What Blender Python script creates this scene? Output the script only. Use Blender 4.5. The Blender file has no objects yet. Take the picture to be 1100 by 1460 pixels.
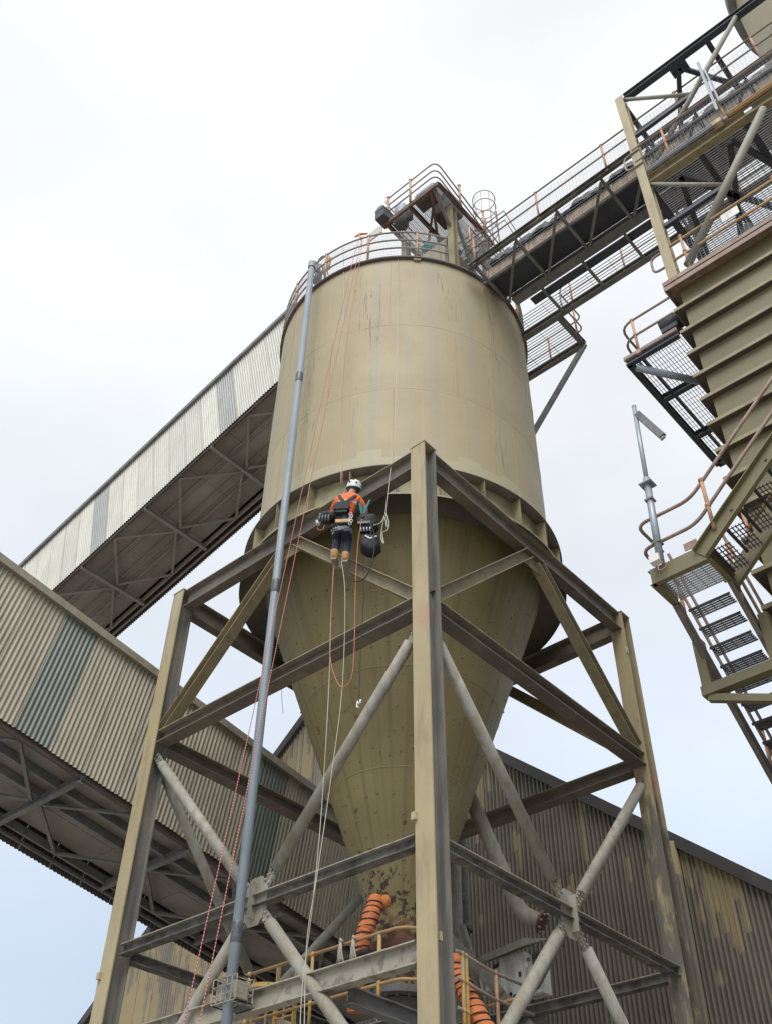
import bpy, bmesh, math, random
from mathutils import Vector as V, Matrix
random.seed(7)
PI = math.pi
sc = bpy.context.scene
C = sc.collection
# ------------------------------------------------------------------ camera
AX = V((0.659468, 0.527427, 0.535743)); 
def _axes():
    f = 1458.0
    d = lambda u, v: V((u-550, v-730, f)).normalized()
    Z = d(582, -838); X = d(2353, 2172); X = (X - X.dot(Z)*Z).normalized(); Y = Z.cross(X)
    return X, Y, Z
CX, CY, CZ = _axes()                       # world axes seen in camera coordinates (x right, y down, z forward)
CAM = V((0, 0, 1.6))
w = lambda a: V((CX.dot(a), CY.dot(a), CZ.dot(a)))
right, down, fwd = w(V((1,0,0))), w(V((0,1,0))), w(V((0,0,1)))
cd = bpy.data.cameras.new('camera'); cam = bpy.data.objects.new('camera', cd); C.objects.link(cam)
M = Matrix.Identity(4)
for i in range(3):
    M[i][0] = right[i]; M[i][1] = -down[i]; M[i][2] = -fwd[i]; M[i][3] = CAM[i]
cam.matrix_world = M
cd.sensor_fit = 'VERTICAL'; cd.sensor_height = 36; cd.lens = 36*1458/1460
cd.clip_end = 2000; cd.clip_start = 0.1
sc.camera = cam
# ------------------------------------------------------------------ sky, sun, exposure
SUN_EL, SUN_AZ = math.radians(52), math.radians(212)
world = bpy.data.worlds.new('World'); sc.world = world; world.use_nodes = True
nt = world.node_tree; nt.nodes.clear()
N = nt.nodes.new; L = nt.links.new
sky = N('ShaderNodeTexSky'); sky.sky_type = 'NISHITA'; sky.sun_disc = False
sky.sun_elevation = SUN_EL; sky.sun_rotation = math.radians(90) - SUN_AZ
tc = N('ShaderNodeTexCoord'); sep = N('ShaderNodeSeparateXYZ'); L(tc.outputs['Generated'], sep.inputs[0])
ramp = N('ShaderNodeValToRGB'); L(sep.outputs['Z'], ramp.inputs[0])
e = ramp.color_ramp.elements
e[0].position = 0.0; e[0].color = (0.33, 0.38, 0.46, 1)
e[1].position = 0.95; e[1].color = (0.58, 0.58, 0.585, 1)
for p_, c_ in ((0.3, (0.36, 0.42, 0.50, 1)), (0.42, (0.41, 0.46, 0.525, 1)), (0.55, (0.465, 0.50, 0.545, 1)), (0.68, (0.51, 0.53, 0.55, 1)), (0.8, (0.54, 0.55, 0.56, 1))):
    k = e.new(p_); k.color = c_
mp = N('ShaderNodeMapping'); mp.inputs['Scale'].default_value = (1.6, 1.6, 3.2); L(tc.outputs['Generated'], mp.inputs[0])
no = N('ShaderNodeTexNoise'); no.inputs['Scale'].default_value = 1.5; no.inputs['Detail'].default_value = 5; no.inputs['Roughness'].default_value = 0.45
L(mp.outputs[0], no.inputs['Vector'])
mr = N('ShaderNodeMapRange'); mr.inputs[1].default_value = 0.32; mr.inputs[2].default_value = 0.7; mr.inputs[3].default_value = 0.88; mr.inputs[4].default_value = 1.08
L(no.outputs['Fac'], mr.inputs[0])
mul = N('ShaderNodeVectorMath'); mul.operation = 'SCALE'; L(ramp.outputs[0], mul.inputs[0]); L(mr.outputs[0], mul.inputs['Scale'])
sc2 = N('ShaderNodeVectorMath'); sc2.operation = 'SCALE'; sc2.inputs['Scale'].default_value = 10.5; L(mul.outputs[0], sc2.inputs[0])
mx = N('ShaderNodeMixRGB'); mx.inputs[0].default_value = 0.9; L(sky.outputs[0], mx.inputs[1]); L(sc2.outputs[0], mx.inputs[2])
bg = N('ShaderNodeBackground'); bg.inputs['Strength'].default_value = 0.1; L(mx.outputs[0], bg.inputs[0])
wo = N('ShaderNodeOutputWorld'); L(bg.outputs[0], wo.inputs[0])
sd = bpy.data.lights.new('sun', 'SUN'); sd.energy = 1.5; sd.angle = math.radians(40); sd.color = (1, 0.97, 0.93)
so = bpy.data.objects.new('sun', sd); C.objects.link(so)
sdir = V((math.cos(SUN_EL)*math.cos(SUN_AZ), math.cos(SUN_EL)*math.sin(SUN_AZ), math.sin(SUN_EL)))
so.rotation_euler = sdir.to_track_quat('Z', 'Y').to_euler()
so.location = (0, 0, 60)
sc.view_settings.view_transform = 'Standard'; sc.view_settings.look = 'None'
sc.view_settings.exposure = 0.92; sc.view_settings.gamma = 1; sc.view_settings.use_curve_mapping = False

# ------------------------------------------------------------------ materials
def mat(name, base, var=None, objrand=0.0, bdist=0.01, dirt=None, dirt_amt=0.35, scale=1.2, streak=(9, 9, 0.5), rough=0.6, metal=0.0, bump=0.15, bscale=60, soft=0.12, spots=None, spot_thr=0.66, spot_scale=6.0, extra=None):
    m = bpy.data.materials.new(name); m.use_nodes = True
    n = m.node_tree.nodes; l = m.node_tree.links.new
    b = n['Principled BSDF']; b.inputs['Roughness'].default_value = rough; b.inputs['Metallic'].default_value = metal
    g = n.new('ShaderNodeNewGeometry')
    var = var or tuple(c*0.78 for c in base)
    n1 = n.new('ShaderNodeTexNoise'); n1.inputs['Scale'].default_value = scale; n1.inputs['Detail'].default_value = 7; n1.inputs['Roughness'].default_value = 0.6
    l(g.outputs['Position'], n1.inputs['Vector'])
    r1 = n.new('ShaderNodeMapRange'); r1.inputs[1].default_value = 0.35; r1.inputs[2].default_value = 0.68
    l(n1.outputs['Fac'], r1.inputs[0])
    m1 = n.new('ShaderNodeMixRGB'); m1.inputs[1].default_value = (*base, 1); m1.inputs[2].default_value = (*var, 1)
    l(r1.outputs[0], m1.inputs[0])
    out = m1.outputs[0]
    if dirt:
        mp = n.new('ShaderNodeMapping'); mp.inputs['Scale'].default_value = streak; l(g.outputs['Position'], mp.inputs[0])
        n2 = n.new('ShaderNodeTexNoise'); n2.inputs['Scale'].default_value = 1.0; n2.inputs['Detail'].default_value = 6; n2.inputs['Roughness'].default_value = 0.62
        l(mp.outputs[0], n2.inputs['Vector'])
        r2 = n.new('ShaderNodeMapRange'); th = 0.66 - dirt_amt*0.32
        r2.inputs[1].default_value = th - soft; r2.inputs[2].default_value = th + soft; r2.inputs[4].default_value = min(1, 0.45 + dirt_amt)
        l(n2.outputs['Fac'], r2.inputs[0])
        m2 = n.new('ShaderNodeMixRGB'); l(r2.outputs[0], m2.inputs[0]); l(out, m2.inputs[1]); m2.inputs[2].default_value = (*dirt, 1)
        out = m2.outputs[0]
    if spots:
        n3 = n.new('ShaderNodeTexNoise'); n3.inputs['Scale'].default_value = spot_scale; n3.inputs['Detail'].default_value = 8; n3.inputs['Roughness'].default_value = 0.7
        l(g.outputs['Position'], n3.inputs['Vector'])
        r3 = n.new('ShaderNodeMapRange'); r3.inputs[1].default_value = spot_thr - 0.02; r3.inputs[2].default_value = spot_thr + 0.03
        l(n3.outputs['Fac'], r3.inputs[0])
        m3 = n.new('ShaderNodeMixRGB'); l(r3.outputs[0], m3.inputs[0]); l(out, m3.inputs[1]); m3.inputs[2].default_value = (*spots, 1)
        out = m3.outputs[0]
    if extra: out = extra(n, l, g, out)
    if objrand:
        oi = n.new('ShaderNodeObjectInfo'); mr_ = n.new('ShaderNodeMapRange'); mr_.inputs[3].default_value = 1-objrand; mr_.inputs[4].default_value = 1+objrand*.6
        l(oi.outputs['Random'], mr_.inputs[0]); vm = n.new('ShaderNodeVectorMath'); vm.operation = 'SCALE'; l(out, vm.inputs[0]); l(mr_.outputs[0], vm.inputs['Scale']); out = vm.outputs[0]
    l(out, b.inputs['Base Color'])
    nb = n.new('ShaderNodeTexNoise'); nb.inputs['Scale'].default_value = bscale; nb.inputs['Detail'].default_value = 4
    l(g.outputs['Position'], nb.inputs['Vector'])
    bp = n.new('ShaderNodeBump'); bp.inputs['Strength'].default_value = bump; bp.inputs['Distance'].default_value = bdist
    l(nb.outputs['Fac'], bp.inputs['Height']); l(bp.outputs[0], b.inputs['Normal'])
    rr = n.new('ShaderNodeMapRange'); rr.inputs[3].default_value = max(0.05, rough-0.12); rr.inputs[4].default_value = min(1, rough+0.15)
    l(n1.outputs['Fac'], rr.inputs[0]); l(rr.outputs[0], b.inputs['Roughness'])
    return m

def mathn(n, l, op, a, b=None, c=None):
    x = n.new('ShaderNodeMath'); x.operation = op
    for i, q in enumerate((a, b, c)):
        if q is None: continue
        if isinstance(q, (int, float)): x.inputs[i].default_value = q
        else: l(q, x.inputs[i])
    return x.outputs[0]

SCX, SCY = 12.02, 10.40
def angle_noise(n, l, g, sang, sz, seed, detail=4, rough=.5, dist=0.0):
    """noise laid round the silo: angle x height"""
    s = n.new('ShaderNodeSeparateXYZ'); l(g.outputs['Position'], s.inputs[0])
    a = mathn(n, l, 'ARCTAN2', mathn(n, l, 'SUBTRACT', s.outputs[1], SCY), mathn(n, l, 'SUBTRACT', s.outputs[0], SCX))
    a = mathn(n, l, 'ABSOLUTE', a)
    cmb = n.new('ShaderNodeCombineXYZ'); l(mathn(n, l, 'MULTIPLY', a, sang), cmb.inputs[0]); l(mathn(n, l, 'MULTIPLY', s.outputs[2], sz), cmb.inputs[1]); cmb.inputs[2].default_value = seed
    t = n.new('ShaderNodeTexNoise'); t.inputs['Scale'].default_value = 1; t.inputs['Detail'].default_value = detail; t.inputs['Roughness'].default_value = rough
    t.inputs['Distortion'].default_value = dist
    l(cmb.outputs[0], t.inputs['Vector']); return t.outputs['Fac'], s.outputs[2], a
def mixin(n, l, fac, a, col):
    m_ = n.new('ShaderNodeMixRGB'); l(fac, m_.inputs[0]); l(a, m_.inputs[1])
    if isinstance(col, tuple): m_.inputs[2].default_value = (*col, 1)
    else: l(col, m_.inputs[2])
    return m_.outputs[0]
def mrange(n, l, v, a, b, c=0.0, d=1.0):
    r = n.new('ShaderNodeMapRange'); l(v, r.inputs[0]); r.inputs[1].default_value = a; r.inputs[2].default_value = b; r.inputs[3].default_value = c; r.inputs[4].default_value = d
    return r.outputs[0]
def silo_extra(n, l, g, out):
    f, z, a = angle_noise(n, l, g, 7.0, 0.05, 3.1, 3, .4)
    out = mixin(n, l, mrange(n, l, f, .50, .64, 0, .42), out, (.29, .295, .24))          # wide grey run-off streaks
    f, z, a = angle_noise(n, l, g, 26.0, 0.12, 8.3, 4, .55)
    out = mixin(n, l, mrange(n, l, f, .56, .70, 0, .3), out, (.46, .37, .235))
    f, z, a = angle_noise(n, l, g, 60.0, 0.9, 5.3, 6, .62, 1.2)                           # thin broken dark runs
    f2, z, a = angle_noise(n, l, g, 5.0, 0.10, 11.3, 2, .4)
    fac = mathn(n, l, 'MULTIPLY', mrange(n, l, f, .585, .63, 0, .7), mrange(n, l, f2, .47, .54))
    out = mixin(n, l, fac, out, (.16, .14, .10))
    # repainted lower band with a stepped upper edge
    st = mathn(n, l, 'SNAP', a, .16)
    cmb = n.new('ShaderNodeCombineXYZ'); l(st, cmb.inputs[0])
    wn = n.new('ShaderNodeTexWhiteNoise'); wn.noise_dimensions = '3D'; l(cmb.outputs[0], wn.inputs['Vector'])
    edge = mathn(n, l, 'ADD', mathn(n, l, 'MULTIPLY', wn.outputs['Value'], .28), 15.0)
    fac = mathn(n, l, 'MULTIPLY', mathn(n, l, 'LESS_THAN', z, edge), .6)
    return mixin(n, l, fac, out, (.43, .41, .27))
def cone_extra(n, l, g, out):
    f, z, a = angle_noise(n, l, g, 14.0, 0.18, 1.7, 4, .5)
    out = mixin(n, l, mrange(n, l, f, .5, .68, 0, .5), out, (.155, .128, .058))
    f, z, a = angle_noise(n, l, g, 30.0, 0.2, 6.7, 4, .6)
    fz = mrange(n, l, z, 11.0, 13.6, 0, 1)
    out = mixin(n, l, mathn(n, l, 'MULTIPLY', mrange(n, l, f, .5, .66, 0, .6), fz), out, (.17, .15, .115))
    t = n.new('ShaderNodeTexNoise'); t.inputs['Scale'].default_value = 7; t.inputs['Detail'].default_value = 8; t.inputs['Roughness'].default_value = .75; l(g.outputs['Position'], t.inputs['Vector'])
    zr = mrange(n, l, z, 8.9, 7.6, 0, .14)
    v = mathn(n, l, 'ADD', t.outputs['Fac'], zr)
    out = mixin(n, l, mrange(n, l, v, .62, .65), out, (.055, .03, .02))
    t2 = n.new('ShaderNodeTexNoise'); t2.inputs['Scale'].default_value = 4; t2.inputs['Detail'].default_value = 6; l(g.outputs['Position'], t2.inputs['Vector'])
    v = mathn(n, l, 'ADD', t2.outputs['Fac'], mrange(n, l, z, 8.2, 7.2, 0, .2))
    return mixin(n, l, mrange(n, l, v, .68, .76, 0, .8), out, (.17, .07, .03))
def shed_extra(n, l, g, out):
    s = n.new('ShaderNodeSeparateXYZ'); l(g.outputs['Position'], s.inputs[0])
    # flaking follows single ribs
    yb = mathn(n, l, 'SNAP', s.outputs[1], .109)
    cmb = n.new('ShaderNodeCombineXYZ'); l(mathn(n, l, 'MULTIPLY', yb, .9), cmb.inputs[0]); l(mathn(n, l, 'MULTIPLY', s.outputs[2], .28), cmb.inputs[1])
    t = n.new('ShaderNodeTexNoise'); t.inputs['Scale'].default_value = 1.15; t.inputs['Detail'].default_value = 2.0; t.inputs['Roughness'].default_value = .5; l(cmb.outputs[0], t.inputs['Vector'])
    c2 = n.new('ShaderNodeCombineXYZ'); l(mathn(n, l, 'MULTIPLY', yb, 30), c2.inputs[0]); l(mathn(n, l, 'MULTIPLY', s.outputs[2], .35), c2.inputs[1])
    t2 = n.new('ShaderNodeTexNoise'); t2.inputs['Scale'].default_value = 1.; t2.inputs['Detail'].default_value = 2; l(c2.outputs[0], t2.inputs['Vector'])
    v = mathn(n, l, 'ADD', t.outputs['Fac'], mathn(n, l, 'MULTIPLY', mathn(n, l, 'SUBTRACT', t2.outputs['Fac'], .5), .85))
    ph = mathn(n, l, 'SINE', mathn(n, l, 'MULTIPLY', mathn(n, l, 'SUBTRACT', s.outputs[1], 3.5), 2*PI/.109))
    out = mixin(n, l, mrange(n, l, ph, .25, .75, 0, .55), out, (.31, .275, .215))       # rib crests paler, pans darker
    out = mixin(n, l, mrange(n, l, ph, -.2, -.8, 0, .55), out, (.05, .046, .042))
    side = mathn(n, l, 'ADD', mrange(n, l, s.outputs[1], 9.8, 8.6, -.02, .10), mrange(n, l, s.outputs[1], 17, 20, 0, .13))
    v = mathn(n, l, 'ADD', v, side)
    return mixin(n, l, mrange(n, l, v, .635, .65, 0, .85), out, (.37, .30, .165))

def frame_extra(n, l, g, out):
    s = n.new('ShaderNodeSeparateXYZ'); l(g.outputs['Position'], s.inputs[0])
    t = n.new('ShaderNodeTexNoise'); t.inputs['Scale'].default_value = 2.2; t.inputs['Detail'].default_value = 8; t.inputs['Roughness'].default_value = .65
    mp = n.new('ShaderNodeMapping'); mp.inputs['Scale'].default_value = (3, 3, .8); l(g.outputs['Position'], mp.inputs[0]); l(mp.outputs[0], t.inputs['Vector'])
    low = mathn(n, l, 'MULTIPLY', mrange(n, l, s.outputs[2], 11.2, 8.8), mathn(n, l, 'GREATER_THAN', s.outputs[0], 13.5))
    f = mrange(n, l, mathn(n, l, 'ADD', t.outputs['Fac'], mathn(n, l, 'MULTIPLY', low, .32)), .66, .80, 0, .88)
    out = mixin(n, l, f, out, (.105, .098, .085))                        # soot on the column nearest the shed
    zz = mathn(n, l, 'ABSOLUTE', mathn(n, l, 'SUBTRACT', s.outputs[2], 10.3))
    near = mathn(n, l, 'MULTIPLY', mrange(n, l, zz, .10, .26, 1, 0), mathn(n, l, 'LESS_THAN', s.outputs[1], 8))
    f = mathn(n, l, 'MULTIPLY', near, mrange(n, l, t.outputs['Fac'], .42, .6, 0, .55))
    return mixin(n, l, f, out, (.50, .24, .19))                          # faint red marking paint
MT = {}
MT['silo'] = mat('silo_paint', (.40, .335, .205), (.365, .305, .188), rough=.64, bump=.4, bscale=1.5, bdist=.04, objrand=.04, scale=.7, extra=silo_extra)
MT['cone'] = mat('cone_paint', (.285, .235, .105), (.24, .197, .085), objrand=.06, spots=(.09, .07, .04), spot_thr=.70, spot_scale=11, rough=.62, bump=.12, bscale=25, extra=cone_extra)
MT['ring'] = mat('ring_paint', (.35, .31, .175), (.31, .27, .15), dirt=(.10, .09, .07), dirt_amt=.25, streak=(2.5, 2.5, 2.0), rough=.55)
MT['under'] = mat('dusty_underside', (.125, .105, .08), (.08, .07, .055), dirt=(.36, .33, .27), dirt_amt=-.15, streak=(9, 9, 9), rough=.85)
MT['frame'] = mat('frame_paint', (.42, .35, .20), (.35, .29, .17), spots=(.16, .10, .06), spot_thr=.70, spot_scale=7, dirt=(.17, .155, .12), dirt_amt=.12, streak=(7, 7, 1.0), rough=.5, extra=frame_extra)
MT['beamlit'] = mat('beam_flange_lit', (.29, .255, .185), (.22, .195, .145), dirt=(.13, .115, .095), dirt_amt=.3, streak=(5, 5, 5), rough=.65)  # lit top flange put into the colour; web and bottom flange stay darker
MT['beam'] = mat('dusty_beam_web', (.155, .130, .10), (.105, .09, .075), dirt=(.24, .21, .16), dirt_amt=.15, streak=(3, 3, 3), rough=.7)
MT['beam_low'] = mat('ash_stained_beam', (.21, .20, .17), (.13, .125, .11), dirt=(.06, .056, .05), dirt_amt=.5, streak=(4, 4, 4), rough=.85, bump=.4, soft=.14)
MT['brace'] = mat('brace_paint', (.295, .25, .14), (.25, .21, .12), dirt=(.15, .125, .09), dirt_amt=.25, streak=(6, 6, 3), rough=.55)
MT['pipe'] = mat('dusty_pipe', (.35, .345, .31), (.25, .245, .215), dirt=(.24, .20, .12), dirt_amt=.4, streak=(9, 9, 4), rough=.75, bump=.35, spots=(.13, .12, .10), spot_thr=.67, spot_scale=9)
MT['dust'] = mat('pale_dusty_steel', (.40, .375, .30), (.33, .305, .24), dirt=(.16, .15, .135), dirt_amt=.3, streak=(6, 6, 5), rough=.85, bump=.4, soft=.05)
MT['galv'] = mat('galvanised', (.33, .38, .42), (.27, .31, .345), dirt=(.22, .23, .23), dirt_amt=.2, streak=(8, 8, 3), rough=.45, metal=.25)
MT['greysteel'] = mat('grey_steel', (.20, .20, .195), (.155, .155, .15), dirt=(.10, .095, .09), dirt_amt=.3, streak=(5, 5, 5), rough=.65)
MT['navy'] = mat('navy_steel', (.055, .064, .082), (.042, .048, .06), dirt=(.08, .08, .08), dirt_amt=.1, streak=(4, 4, 4), rough=.5)
MT['dark'] = mat('dark_rubber', (.03, .033, .037), (.045, .05, .06), rough=.6, scale=5, bump=.5, bscale=18)
MT['tan'] = mat('tan_panel', (.58, .44, .29), (.45, .34, .22), dirt=(.30, .20, .13), dirt_amt=.4, streak=(5, 9, 2), rough=.75)
MT['rail'] = mat('faded_rail', (.38, .27, .20), (.24, .195, .165), dirt=(.22, .13, .09), dirt_amt=.4, streak=(8, 8, 8), rough=.6)
MT['post'] = mat('rusty_post', (.50, .30, .19), (.42, .24, .15), dirt=(.24, .12, .08), dirt_amt=.3, streak=(8, 8, 8), rough=.65)
MT['railgrey'] = mat('grey_rail', (.36, .30, .26), (.27, .22, .195), dirt=(.25, .17, .12), dirt_amt=.3, streak=(8, 8, 8), rough=.6)
MT['yellow'] = mat('yellow_paint', (.62, .38, .07), (.50, .31, .08), dirt=(.35, .31, .25), dirt_amt=.4, streak=(8, 8, 4), rough=.6)
MT['ochre'] = mat('ochre_rail', (.50, .31, .12), (.42, .26, .12), dirt=(.30, .19, .11), dirt_amt=.3, streak=(8, 8, 8), rough=.55)
MT['redsteel'] = mat('red_oxide_steel', (.13, .065, .05), (.10, .05, .04), dirt=(.19, .16, .14), dirt_amt=.2, streak=(6, 6, 6), rough=.7)
MT['corr'] = mat('beige_corrugated', (.40, .365, .27), objrand=.09, var=(.35, .32, .235), dirt=(.27, .245, .18), dirt_amt=.3, streak=(4, 4, .7), rough=.5)
MT['corrw'] = mat('cream_corrugated', (.56, .55, .48), objrand=.09, var=(.52, .505, .44), dirt=(.42, .41, .35), dirt_amt=.2, streak=(4, 4, .7), rough=.5)
MT['green'] = mat('green_translucent', (.145, .170, .138), (.12, .142, .115), dirt=(.17, .19, .17), dirt_amt=.3, streak=(5, 5, 1), rough=.4)
MT['greyp'] = mat('grey_translucent', (.31, .325, .30), (.26, .275, .255), rough=.4, dirt=(.2, .21, .2), dirt_amt=.2)
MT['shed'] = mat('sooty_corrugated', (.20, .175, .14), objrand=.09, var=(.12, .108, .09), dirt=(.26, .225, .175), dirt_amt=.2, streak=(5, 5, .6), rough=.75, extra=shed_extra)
MT['floor'] = mat('gallery_floor_plate', (.265, .24, .21), objrand=.09, var=(.21, .19, .165), dirt=(.26, .20, .165), dirt_amt=.2, streak=(1.2, 1.2, 1.2), rough=.7)
MT['bin'] = mat('bin_paint', (.185, .158, .078), objrand=.09, var=(.158, .135, .066), dirt=(.145, .12, .075), dirt_amt=.2, streak=(3, 3, .8), rough=.42)
MT['trim'] = mat('trim_flashing', (.30, .27, .20), (.25, .225, .17), dirt=(.18, .155, .115), dirt_amt=.3, rough=.6)
MT['webdark'] = mat('dark_column_web', (.25, .232, .19), (.185, .175, .15), dirt=(.12, .115, .105), dirt_amt=.5, streak=(6, 6, .7), rough=.8)  # darker streaked colour for the column webs and rear flanges
MT['oliveg'] = mat('grey_olive_tube', (.27, .265, .21), (.22, .215, .17), dirt=(.20, .13, .09), dirt_amt=.15, rough=.6)
MT['tread'] = mat('dark_tread', (.075, .075, .078), (.055, .055, .058), rough=.8)
MT['soot'] = mat('sooty_flashing', (.085, .08, .075), (.06, .057, .055), rough=.8)
MT['orange'] = mat('orange_duct_fabric', (.76, .23, .07), (.62, .185, .06), rough=.75, bump=.9, bscale=14, bdist=.03, dirt=(.50, .22, .11), dirt_amt=.2, streak=(9, 9, 5))
MT['black'] = mat('black_fabric', (.011, .012, .014), (.018, .019, .022), rough=.7, bump=.4, bscale=60)
MT['hiviz'] = mat('hiviz_orange', (.85, .16, .03), (.75, .12, .02), rough=.7, bump=.5, bscale=20)
MT['silver'] = mat('reflective_tape', (.55, .56, .58), rough=.4)
MT['navycloth'] = mat('navy_cloth', (.018, .022, .045), rough=.85, bump=.5, bscale=25)
MT['skin'] = mat('skin', (.45, .25, .17), rough=.55)
MT['white'] = mat('white_shell', (.75, .76, .78), rough=.3, bump=0)
MT['boot'] = mat('tan_boot', (.40, .22, .09), (.25, .14, .06), scale=14, rough=.7)
MT['teal'] = mat('teal_webbing', (.03, .24, .24), rough=.7)
MT['ropew'] = mat('white_rope', (.55, .52, .44), rough=.8)
MT['ropeo'] = mat('orange_rope', (.62, .24, .13), rough=.8)
MT['grey_box'] = mat('cabinet_paint', (.80, .79, .73), (.72, .71, .66), dirt=(.2, .19, .17), dirt_amt=.25, streak=(5, 5, 1.5), rough=.5)
MT['rust'] = mat('rust', (.13, .055, .035), (.09, .04, .03), rough=.85, bump=.5)
MT['tape'] = mat('dark_tape', (.05, .06, .075), (.12, .13, .14), rough=.4, scale=30)
MT['cap'] = mat('flange_rust', (.10, .045, .035), (.08, .04, .03), rough=.6)
MT['ground'] = mat('ground_concrete', (.38, .355, .32), (.31, .29, .26), dirt=(.2, .19, .17), dirt_amt=.3, streak=(.4, .4, .4), rough=.9, scale=.3)
def stripe_rope(name, a, b):
    m = bpy.data.materials.new(name); m.use_nodes = True; n = m.node_tree.nodes; l = m.node_tree.links.new
    g = n.new('ShaderNodeNewGeometry'); s = n.new('ShaderNodeSeparateXYZ'); l(g.outputs['Position'], s.inputs[0])
    f = mathn(n, l, 'FRACT', mathn(n, l, 'MULTIPLY', s.outputs[2], 22)); f = mathn(n, l, 'GREATER_THAN', f, .62)
    mm = n.new('ShaderNodeMixRGB'); l(f, mm.inputs[0]); mm.inputs[1].default_value = (*a, 1); mm.inputs[2].default_value = (*b, 1)
    l(mm.outputs[0], n['Principled BSDF'].inputs['Base Color']); n['Principled BSDF'].inputs['Roughness'].default_value = .8
    return m
MT['poleg'] = mat('grey_plastic_pipe', (.21, .25, .28), (.17, .205, .235), dirt=(.27, .29, .30), dirt_amt=.3, streak=(12, 12, 1.5), rough=.5)
MT['seam'] = mat('weld_bead', (.75, .64, .46), rough=.6)
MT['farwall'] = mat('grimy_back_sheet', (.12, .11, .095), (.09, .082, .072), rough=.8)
MT['seamc'] = mat('cone_weld_bead', (.40, .34, .18), rough=.5)
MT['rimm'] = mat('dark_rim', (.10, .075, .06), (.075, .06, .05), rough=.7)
MT['roper'] = stripe_rope('red_rope', (.50, .06, .06), (.5, .38, .34))

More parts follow.
